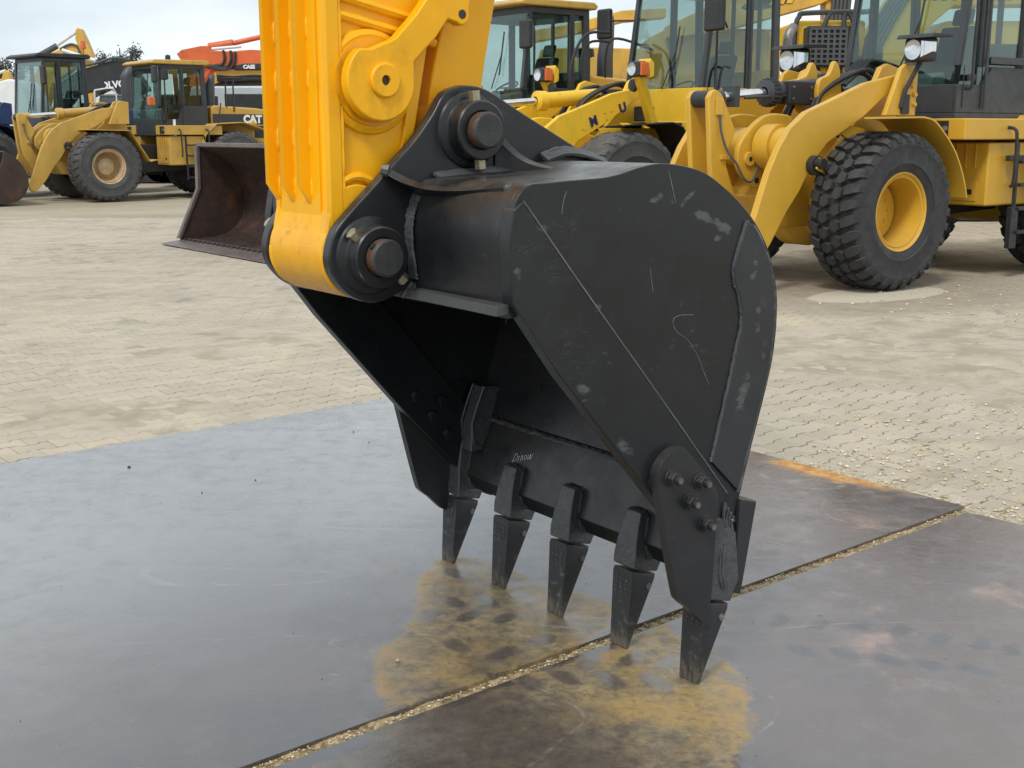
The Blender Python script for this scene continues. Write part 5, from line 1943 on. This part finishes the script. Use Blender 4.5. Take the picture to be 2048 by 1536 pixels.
# the bucket of the faded loader: parts straight under the loader
P4 = MB()
prof = catm([(2.95, .05), (2.5, .05), (2.15, .12), (1.95, .35), (1.92, .60), (2.02, .88), (2.22, 1.10), (2.40, 1.20)], 5)
P4.prism(prof + offset(prof, -.035)[::-1], -1.45, 1.45)
P4.build('bucket', M['rusty'], L4, .006)
for sg in (1, -1):
    b = MB()
    b.prism(prof + [(2.44, 1.0), (2.75, .30)], sg * 1.45, sg * 1.485)
    b.build('bucket_side', M['rusty'], L4, .006)
b = MB()
b.b2((2.7, -1.5, .03), (3.1, 1.5, .08))
b.build('cutting_edge', M['rustedge'], L4, .004)

# --- navy loader behind it
AZ5 = 224
o5 = V((-13.6, 30.74, 0))
L5, cab5 = loader('wheel_loader', 'navy-blue wheel loader with black cab and beacon, at the far left behind the faded loader', o5, AZ5,
                  dict(paint='blue', tyre='lugs', rubber='rubberold', fender=FEND_A, fendpaint='black', hose=False,
                       cab=dict(frame=M['cabgrey'], lower=M['cabgrey'], zt=3.45, z0=1.5, glassz=1.95, slant=.14, posts=(.42,), roof=M['black'])))
mirror(L5, -1.55, 1.0, 3.0, .46, .22, (-1.7, .82, 3.2))
b = MB()
b.tube([(-2.9, .55, 3.3), (-2.9, .55, 3.72)], .016, 6)
b.lathe([(.001, 3.95), (.06, 3.92), (.075, 3.76), (.075, 3.72)], 14, 'z', (-2.9, .55, 0))
b.build('beacon', M['orangelens'], L5)
b = MB()
b.b2((-2.92, .1, 1.5), (-3.55, .78, 2.35))
b.build('battery_box', M['cabgrey'], L5, .03)
b = MB()
b.b2((-3.56, .2, 1.7), (-3.85, .76, 2.34))
b.build('air_box', M['catold'], L5, .03)
b = MB()
b.tube(catm([(-4.1, .45, 2.0), (-4.1, .45, 2.9), (-4.15, .45, 3.1), (-4.4, .45, 3.25), (-5.5, .45, 3.35)], 5), .13, 14)
b.build('exhaust_stack', M['grey'], L5)
b = MB()
b.tube(catm([(-3.0, .8, 2.3), (-3.0, .8, 2.62), (-3.1, .8, 2.68), (-3.55, .8, 2.70), (-3.62, .8, 2.3)], 5), .022, 6)
b.build('hood_rail', M['white'], L5)

# --- big brown bucket lying on the pavement behind the yellow arm
rb_l, d_ = V((-5.1017, 17.488, 0)), lf(231.6)
RW = 3.3
mid = rb_l + d_ * (RW / 2 + .10) - fwd(231.6) * .28
rbk = empty('loader_bucket', (mid.x, mid.y, GZ), R(90 - 231.6))
tag(rbk, 'rust-brown loader bucket with a row of bolts along its lip, lying behind the yellow arm', 'loader bucket')
loader_bucket('loader_bucket', rbk, M['rusty'], M['rustedge'], RW, 1.25, 1.43, topx=-.33)

# ------------------------------------------------------------------ excavators parked in the far rows
def far_excavator(label, x, y, paintm, house, pieces, az=270, name='excavator', cabm='cabgrey', tracks=True):
    """root stands at (x, y); house=(x0,x1,z0,z1) and pieces use metres right of the root and above the ground, seen side-on"""
    root = empty(name, (x, y, GZ))
    tag(root, label, 'excavator', 'excavators parked in the far rows')
    pm = M[paintm]
    if tracks:
        for yy in (-1.15, 1.15):
            b = MB()
            q = arcp(house[0] + .2, .45, .43, 90, 270, 8) + arcp(house[1] - .2, .45, .43, -90, 90, 8)
            b.prism(q, yy - .3, yy + .3)
            b.build('crawler_track', M['black'], root, .02)
        b = MB()
        b.b2((house[0] + .5, -.9, .45), (house[1] - .5, .9, .95))
        b.build('undercarriage', pm, root, .03)
    b = MB()
    hx0, hx1, z0, z1 = house
    b.prism([(hx0 + .9, z0), (hx0 + .9, z1 - .2), (hx0 + 1.3, z1), (hx1 - .4, z1 - .05), (hx1, z1 - .35), (hx1, z0)], -1.25, 1.25)
    ho = b.build('house', pm, root, .08, 3)
    b = MB()
    b.b2((hx1 - .75, -1.26, z0 + .2), (hx1 - .15, 1.26, z0 + .62))
    b.build('side_vent', M['black'], ho, .01)
    b = MB()
    b.prism([(hx0, z0), (hx0, z0 + .7), (hx0 + .25, z0 + 1.75), (hx0 + 1.25, z0 + 1.75), (hx0 + 1.35, z0)], -1.25, -.25)
    co_ = b.build('operator_cab', M[cabm], root, .05)
    b = MB()
    b.prism([(hx0 + .12, z0 + .75), (hx0 + .32, z0 + 1.65), (hx0 + 1.15, z0 + 1.65), (hx0 + 1.2, z0 + .75)], -1.262, -1.254)
    b.build('cab_window', M['glass'], co_, smooth=0)
    for nm, kind, data, mt_, th, yc in pieces:
        b = MB()
        if kind == 'poly':
            b.prism(data, yc - th / 2, yc + th / 2)
            b.build(nm, M[mt_], root, .025)
        elif kind == 'cyl':
            for p0, p1, r in data:
                b.cyl((p0[0], yc, p0[1]), (p1[0], yc, p1[1]), r, n=12)
            b.build(nm, M[mt_], root)
        elif kind == 'tube':
            for q in data:
                b.tube(catm([(a, yc + th, c) for a, c in q], 5), .045, 6)
            b.build(nm, M[mt_], root)
    return root


def sh(pts, dx):
    return [(x - dx, z) for x, z in pts]


# ochre excavator with the tall folded stick
X0 = -17.6
far_excavator('ochre excavator with raised pointed stick and grey cylinder, above the navy loader', X0, 46, 'farm', (-1.4, 2.6, 1.0, 2.5), [
    ('stick', 'poly', sh([(-15.93, 5.24), (-15.85, 5.31), (-15.74, 5.25), (-15.58, 4.89), (-15.39, 4.37), (-15.43, 3.6), (-15.5, 2.4), (-15.75, 2.4), (-15.92, 3.9), (-15.99, 4.21), (-15.83, 4.53), (-15.97, 4.89)], X0), 'farm', .36, -.3),
    ('boom', 'poly', sh([(-18.0, 2.3), (-17.6, 3.55), (-17.07, 4.33), (-16.44, 4.58), (-16.12, 4.76), (-15.92, 4.73), (-15.80, 4.51), (-15.94, 4.03), (-16.32, 3.70), (-16.9, 3.3), (-17.3, 2.2)], X0), 'farm', .55, -.3),
    ('stick_cylinder', 'cyl', [((-17.49 - X0, 4.28), (-16.72 - X0, 4.68), .11)], 'grey', 0, -.3),
    ('cylinder_rod', 'cyl', [((-16.72 - X0, 4.68), (-15.93 - X0, 5.18), .045)], 'chrome', 0, -.3),
    ('bucket_cylinder', 'cyl', [((-16.41 - X0, 4.51), (-15.22 - X0, 4.14), .07)], 'white', 0, -.65),
    ('hose_run', 'tube', [sh([(-16.5, 4.55), (-16.1, 4.72), (-15.85, 4.6), (-15.82, 4.3), (-15.95, 3.9)], X0)], 'grey', -.3, -.3)])
X0 = -19.6
far_excavator('small ochre excavator with low bent boom at the frame edge', X0, 46.5, 'farm', (-2.6, .9, .9, 2.35), [
    ('stick', 'poly', sh([(-18.93, 3.50), (-18.80, 3.84), (-18.66, 3.76), (-18.59, 3.54), (-18.7, 2.6), (-18.85, 1.5), (-18.98, 1.5), (-18.95, 3.2)], X0), 'farm', .32, -.5),
    ('boom', 'poly', sh([(-21.4, 2.0), (-20.6, 3.3), (-19.63, 3.48), (-18.95, 3.52), (-18.80, 3.41), (-19.18, 3.16), (-19.63, 3.07), (-20.3, 2.9), (-20.8, 1.9)], X0), 'farm', .5, -.5),
    ('stick_cylinder', 'cyl', [((-19.6 - X0, 3.56), (-18.80 - X0, 3.81), .06)], 'white', 0, -.5)])
X0 = -19.2
far_excavator('amber excavator with curved boom frame, low behind the navy loader', X0, 48.5, 'farm', (-.2, 3.4, .9, 2.3), [
    ('boom', 'poly', sh([(-20.6, 2.0), (-19.9, 2.75), (-19.3, 3.45), (-19.1, 3.4), (-19.75, 2.6), (-20.3, 1.8)], X0), 'farm', .5, -.5)])
X0 = -13.4
v3 = far_excavator('black-boomed excavator with white lettering, between the two left cabs', X0, 40, 'cabgrey', (.2, 3.2, 1.0, 2.6), [
    ('boom', 'poly', sh([(-14.45, 2.7), (-14.29, 3.19), (-13.79, 3.51), (-13.28, 3.64), (-12.69, 3.82), (-12.1, 3.75), (-11.6, 2.9), (-12.3, 2.6), (-12.8, 2.92), (-13.4, 2.86), (-13.9, 2.75), (-14.2, 2.4)], X0), 'black', .5, -.4),
    ('boom_pipe', 'tube', [sh([(-14.3, 3.26), (-13.8, 3.58), (-13.2, 3.72), (-12.6, 3.88), (-12.1, 3.82)], X0)], 'grey', -.3, -.4),
    ('stick', 'poly', sh([(-14.62, 3.1), (-14.35, 3.2), (-14.2, 2.4), (-14.6, 1.2), (-14.8, 1.3)], X0), 'black', .35, -.4)])
text('lettering', 'VOLVO', .30, M['whitetext'], v3, Matrix(((1, -.0, 0, -12.78 - X0), (0, 0, -1, -.662), (0.17, .98, 0, 3.05), (0, 0, 0, 1))), bold=.012)
X0 = -9.8
v4 = far_excavator('orange-red excavator with hose loops on its boom, behind the cream-roofed loader', X0, 40, 'orange', (-1.6, 2.4, 1.0, 2.6), [
    ('boom', 'poly', sh([(-10.65, 4.02), (-10.49, 4.14), (-9.9, 4.26), (-9.66, 4.27), (-9.54, 4.12), (-8.88, 4.10), (-8.30, 4.15), (-7.2, 4.1), (-6.6, 3.9), (-6.8, 3.6), (-8.30, 3.70), (-8.84, 3.56), (-9.58, 3.50), (-9.87, 3.11), (-9.9, 2.4), (-10.3, 2.2), (-10.4, 2.9), (-10.32, 3.5)], X0), 'orange', .55, -.3),
    ('boom_cylinder', 'cyl', [((-9.68 - X0, 4.24), (-8.9 - X0, 4.36), .13), ((-8.9 - X0, 4.36), (-7.6 - X0, 4.64), .08)], 'orange', 0, -.3),
    ('cylinder_rod', 'cyl', [((-9.54 - X0, 4.17), (-8.6 - X0, 4.25), .05)], 'white', 0, -.5),
    ('boom_hoses', 'tube', [sh([(-9.15, 4.13), (-9.12, 3.9), (-9.2, 3.7), (-9.4, 3.66), (-9.7, 3.62)], X0), sh([(-8.92, 4.12), (-8.92, 3.85), (-9.05, 3.62), (-9.3, 3.60), (-9.65, 3.66)], X0), sh([(-8.78, 4.08), (-8.80, 3.8), (-8.95, 3.58), (-9.3, 3.54), (-9.6, 3.62)], X0)], 'black', -.32, -.3),
    ('boom_pipe', 'tube', [sh([(-10.3, 3.5), (-10.0, 3.66), (-9.7, 3.74)], X0), sh([(-10.3, 3.4), (-10.05, 3.54), (-9.75, 3.66)], X0)], 'orange', -.34, -.3),
    ('name_strip', 'poly', sh([(-8.9, 3.53), (-8.86, 3.66), (-8.5, 3.73), (-8.2, 3.73), (-7.6, 3.73), (-7.6, 3.53)], X0), 'black', .57, -.3)])
text('lettering', 'CASE', .16, M['whitetext'], v4, Matrix(((1, 0, 0, -8.36 - X0), (0, 0, -1, -.592), (0, 1, 0, 3.615), (0, 0, 0, 1))), bold=.008)

# big yellow excavators above the lemon loader
X0 = 7.2
v5 = far_excavator('tan excavator boom with black hazard oval, crossing the top edge behind the lemon loader', X0, 26, 'farm', (-.2, 3.4, 1.0, 2.7), [
    ('boom', 'poly', sh([(3.2, 3.50), (4.3, 3.62), (5.39, 3.91), (6.35, 4.17), (6.62, 4.3), (6.9, 4.7), (6.5, 5.0), (5.3, 4.75), (4.2, 4.2), (3.2, 3.75)], X0), 'farm', .6, 0),
    ('boom_foot', 'poly', sh([(6.45, 4.25), (6.86, 4.5), (6.95, 3.0), (6.9, 2.3), (6.5, 2.3), (6.5, 3.3)], X0), 'farm', .5, 0),
    ('hazard_oval', 'poly', [(x - X0, z) for x, z in [(5.25 + .55 * math.cos(R(a)), 4.20 + .12 * math.sin(R(a)) + .10 * math.cos(R(a))) for a in range(0, 360, 15)]], 'black', .63, 0),
    ('hose_run', 'tube', [sh([(6.62 + .08 * k, 4.9), (6.60 + .08 * k, 4.3), (6.56 + .08 * k, 3.6), (6.5 + .08 * k, 2.9)], X0) for k in range(5)], 'grey', -.30, 0)], cabm='farm')
b = MB()
for k in range(3):
    b.prism([(x - X0 + .17 * k, z + .02 * k) for x, z in [(5.28, 4.15), (5.40, 4.15), (5.45, 4.27), (5.33, 4.27)]], -.318, -.324)
b.build('hazard_stripe', M['logoyellow'], v5, smooth=0)
X0 = 7.0
v6 = far_excavator('lemon-yellow excavator with hose-lined boom and dark guard rails, behind the nearest cab', X0, 23.5, 'lemon', (-1.6, 3.0, 1.0, 2.95), [
    ('boom', 'poly', sh([(6.05, 2.5), (6.3, 2.95), (6.75, 3.75), (7.3, 4.55), (8.0, 5.2), (12.0, 5.3), (12.3, 4.4), (9.5, 3.86), (8.0, 3.84), (7.5, 3.4), (6.9, 2.6)], X0), 'lemon', .6, -.5),
    ('hose_run', 'tube', [sh([(6.22 + .075 * k, 2.7), (6.55 + .075 * k, 3.45), (6.95 + .07 * k, 4.1), (7.4 + .06 * k, 4.7)], X0) for k in range(5)], 'grey', -.34, -.5),
    ('engine_cover', 'poly', sh([(7.7, 1.0), (7.7, 3.35), (8.0, 3.6), (11.5, 3.6), (11.8, 1.0)], X0), 'lemon', 2.3, .6),
    ('cover_vent', 'poly', sh([(8.6, 2.6), (8.6, 3.2), (9.6, 3.2), (9.6, 2.6)], X0), 'black', 2.32, .6),
    ('guard_rail', 'tube', [sh([(5.0, 2.6), (5.02, 3.4), (5.08, 3.6), (5.2, 3.66), (6.2, 3.68), (6.35, 3.6), (6.38, 2.6)], X0), sh([(5.45, 2.6), (5.5, 3.3), (5.6, 3.64), (5.65, 3.66)], X0), sh([(5.85, 2.6), (5.88, 3.66)], X0), sh([(6.12, 2.6), (6.1, 3.3), (6.0, 3.6), (5.95, 3.66)], X0), sh([(6.28, 2.4), (6.28, 3.0), (6.32, 3.08), (6.5, 3.08), (6.55, 3.0), (6.55, 2.4)], X0)], 'cabgrey', -.9, -.5)], cabm='lemon')
text('lettering', 'KOMATSU', .36, M['navytext'], v6, Matrix(((1, 0, 0, 8.28 - X0), (0, 0, -1, -.808), (0.02, 1, 0, 4.06), (0, 0, 0, 1))), bold=.012)
b = MB()                                              # grille plate with square holes
x0g, z0g = 5.24 - X0, 2.78
cols_, rows_ = 6, 7
cw, ch = .105, .085
for r_ in range(rows_ + 1):
    b.b2((x0g, -1.64, z0g + r_ * ch - .016), (x0g + cols_ * cw, -1.62, z0g + r_ * ch + .016))
for c_ in range(cols_ + 1):
    b.b2((x0g + c_ * cw - .02, -1.642, z0g), (x0g + c_ * cw + .02, -1.618, z0g + rows_ * ch))
b.build('grille', M['grey'], v6)
b = MB()
b.b2((x0g - .05, -1.60, z0g - .05), (x0g + cols_ * cw + .05, -1.2, z0g + rows_ * ch + .04))
b.build('grille_backing', M['black'], v6, .02)
b = MB()
b.b2((5.05 - X0, -1.3, 2.9), (6.3 - X0, 1.0, 3.55))
b.build('rear_house', M['lemon'], v6, .06)
b = MB()
b.b2((5.25 - X0, -1.31, 3.05), (6.15 - X0, -1.29, 3.45))
b.build('rear_window', M['black'], v6, .02)
X0 = 2.2
far_excavator('pale ochre excavator boom lying low, seen between the two middle cabs', X0, 27, 'farm', (-1.0, 3.0, .9, 2.3), [
    ('boom', 'poly', sh([(.2, 3.45), (1.2, 3.62), (2.4, 3.92), (3.3, 4.0), (3.3, 4.2), (2.36, 4.15), (1.2, 3.86), (.2, 3.7)], X0), 'farm', .45, 0),
    ('upper_house', 'poly', sh([(.6, 2.2), (.6, 3.3), (1.5, 3.34), (2.9, 3.3), (2.9, 2.2)], X0), 'farm', 2.0, 0),
    ('engine_cover', 'poly', sh([(2.9, 2.0), (2.9, 3.55), (3.3, 3.75), (5.6, 3.7), (5.7, 2.0)], X0), 'farm', 2.2, .2)])

# filler rows: more machines standing between and behind, low in the picture
for k, (x, y, pm_, lb) in enumerate(((-27, 52, 'farm', 'ochre excavator in the farthest row at the left frame edge'), (-4.5, 44, 'farm', 'ochre excavator in the farthest row, just behind the yellow arm'),
                                     (12.5, 30, 'lemon', 'lemon-yellow excavator in the far row beyond the right frame edge'), (-15.3, 52, 'white', 'white-bodied excavator in the farthest row beside the ochre ones'))):
    far_excavator(lb, x, y, pm_, (-1.6, 2.6, 1.0, 2.6), [
        ('boom', 'poly', [(-.6, 2.0), (-.3, 2.9), (-1.6, 3.3), (-3.0, 2.7), (-3.1, 2.3), (-1.6, 2.8), (-.9, 2.0)], pm_, .5, .4),
        ('stick', 'poly', [(-3.1, 2.9), (-2.85, 2.75), (-3.3, .8), (-3.55, .8)], pm_, .35, .4)])

X0 = -9.9
far_excavator('ochre excavator with silver boom pipes, filling the gap under the orange-red boom', X0, 46, 'farm', (-1.0, 3.2, 1.0, 3.05), [
    ('boom', 'poly', sh([(-11.1, 3.55), (-10.9, 3.78), (-10.4, 3.80), (-9.0, 3.86), (-7.6, 3.7), (-7.4, 3.4), (-9.0, 3.58), (-10.4, 3.52), (-10.9, 3.3)], X0), 'farm', .5, -.4),
    ('boom_cylinder', 'cyl', [((-10.9 - X0, 3.86), (-8.6 - X0, 3.94), .07)], 'white', 0, -.75),
    ('hose_run', 'tube', [sh([(-10.8, 3.6 - .08 * k), (-10.2, 3.56 - .07 * k), (-9.4, 3.60 - .07 * k), (-8.6, 3.55 - .05 * k)], X0) for k in range(3)], 'black', -.3, -.4),
    ('dark_cover', 'poly', sh([(-11.2, 2.6), (-11.1, 3.45), (-9.0, 3.5), (-8.4, 3.2), (-8.4, 2.6)], X0), 'cabgrey', 1.6, .3)])
trk = empty('parked_truck', (-18.0, 43.0, GZ))
tag(trk, 'white-bonneted truck with a red and white chassis stripe, left of the navy loader cab', 'truck')
b = MB()
b.prism(catm([(-.85, 2.05), (-.55, 2.55), (-.1, 2.95), (.55, 3.25), (1.1, 3.3), (1.5, 2.6), (1.5, 2.05)], 4), -1.0, 1.0)
b.build('bonnet', M['white'], trk, .05)
b = MB()
b.b2((-1.6, -1.1, 1.95), (2.2, 1.1, 2.05))
b.build('chassis', M['black'], trk, .02)
b = MB()
b.b2((-1.6, -1.14, 1.62), (2.2, 1.14, 1.94))
ch = b.build('side_board', M['white'], trk, .02)
for k in range(4):
    b = MB()
    b.b2((-1.3 + .8 * k, -1.15, 1.68), (-.9 + .8 * k, -1.141, 1.86))
    b.build('reflector', M['redtape'], ch)
for x in (-1.1, 1.6):
    b = MB()
    b.lathe([(.001, -1.1), (.25, -1.1), (.28, -1.06), (.48, -1.06), (.52, -1.0), (.52, 1.0), (.48, 1.06)], 24, 'y', (x, 0, .52))
    b.build('wheel', M['rubberold'], trk)
b = MB()
b.b2((-1.5, -.5, .7), (2.1, .5, 1.62))
b.build('frame', M['black'], trk, .02)

M['silver'] = paint('silver_paint', (.42, .45, .47), .4, .05, (.3, .3, .3), .4, 3)
# white van behind the faded loader's hood
van = empty('delivery_van', (-8.4, 37.0, GZ))
tag(van, 'silver-grey van with dark side windows, behind the rails of the cream-roofed loader', 'van')
b = MB()
b.prism([(-2.3, .45), (-2.3, 1.35), (-1.75, 1.55), (-1.15, 2.75), (-.9, 2.9), (2.2, 2.92), (2.35, 2.75), (2.4, .45)], -.95, .95)
b.build('body', M['silver'], van, .07, 3)
b = MB()
b.prism([(-1.55, 1.75), (-1.12, 2.62), (-.2, 2.62), (-.2, 1.75)], -.962, -.953)
b.build('side_window', M['black'], van, .01)
b = MB()
b.b2((.0, -.962, 2.25), (1.9, -.953, 2.68))
b.build('side_window', M['black'], van, .01)
for x in (-1.4, 1.5):
    b = MB()
    b.lathe([(.001, -.98), (.2, -.98), (.22, -.97), (.34, -.97), (.36, -.93), (.36, -.72)], 24, 'y', (x, 0, .36))
    b.build('wheel', M['rubberold'], van)

# ------------------------------------------------------------------ trees on the horizon
m, nt, p = newmat('winter_foliage')
co = objco(nt, True)
nt.links.new(mixc(nt, ramp(nt, nz(nt, co, .9, 4), .35, .65), (.045, .055, .045), (.10, .11, .085)), p.inputs['Base Color'])
p.inputs['Roughness'].default_value = .85
M['leaf'] = m
M['bark'] = plain('grey_bark', (.075, .07, .065), .9)


def tree(label, x, y, h, r, seed, dens=1.0):
    rnd = random.Random(seed)
    root = empty('tree', (x, y, GZ))
    tag(root, label, 'tree', 'trees on the horizon')
    b = MB()
    b.tube([(0, 0, 0), (.1, 0, h * .3), (0, .1, h * .6), (.05, 0, h * .95)], .2, 7, [.22, .17, .11, .03])
    tips = []
    for k in range(26):
        z = h * rnd.uniform(.22, .92)
        a = rnd.uniform(0, 6.28)
        ln = r * (1.05 - .75 * (z / h)) * rnd.uniform(.6, 1.25)
        p1 = V((math.cos(a) * ln * .5, math.sin(a) * ln * .5, z + ln * .25))
        p2 = V((math.cos(a) * ln, math.sin(a) * ln, z + ln * rnd.uniform(.3, .8)))
        b.tube([(0, 0, z), p1, p2], .04, 5, [.06, .04, .012])
        tips += [p1, p1.lerp(p2, .5), p2, p2]
    b.build('trunk', M['bark'], root)
    b = MB()
    for k in range(int(4200 * dens)):
        c = rnd.choice(tips) + V((rnd.gauss(0, .24), rnd.gauss(0, .24), rnd.gauss(0, .22)))
        s = rnd.uniform(.07, .16)
        u = V((rnd.gauss(0, 1), rnd.gauss(0, 1), rnd.gauss(0, 1))).normalized() * s
        v = V((rnd.gauss(0, 1), rnd.gauss(0, 1), rnd.gauss(0, 1))).normalized() * s * .7
        b.face([c - u, c + v, c + u])
    me = b.mesh('crown', M['leaf'], smooth=0, weld=False)
    link('crown', me, root)


for i, (px, top, wd, lb) in enumerate(((-45, 112, 30, 'broad grey-green tree partly cut by the left frame edge'), (-20, 118, 30, 'grey-green tree cut off by the left frame edge'), (18, 122, 26, 'grey-green tree at the far left, left of the navy loader cab'), (42, 126, 20, 'small grey-green tree just beside the navy loader cab'),
                                       (64, 130, 22, 'dim tree showing over the navy loader roof'), (235, 104, 14, 'narrow dark tree right of the ochre stick'), (265, 94, 22, 'tallest bare tree, left of the cream cab roof'),
                                       (288, 100, 16, 'slim bare tree rising directly above the cream cab roof'), (250, 125, 30, 'low bushy tree beneath the tallest bare tree'))):
    D = 72 + i * 1.5
    tree(lb, (px - 1024) / 2400 * D, D, 1.6 + (262 - top) / 2400 * D, wd / 2400 * D * 1.5, i + 3, 1.0 if wd < 24 else 1.4)
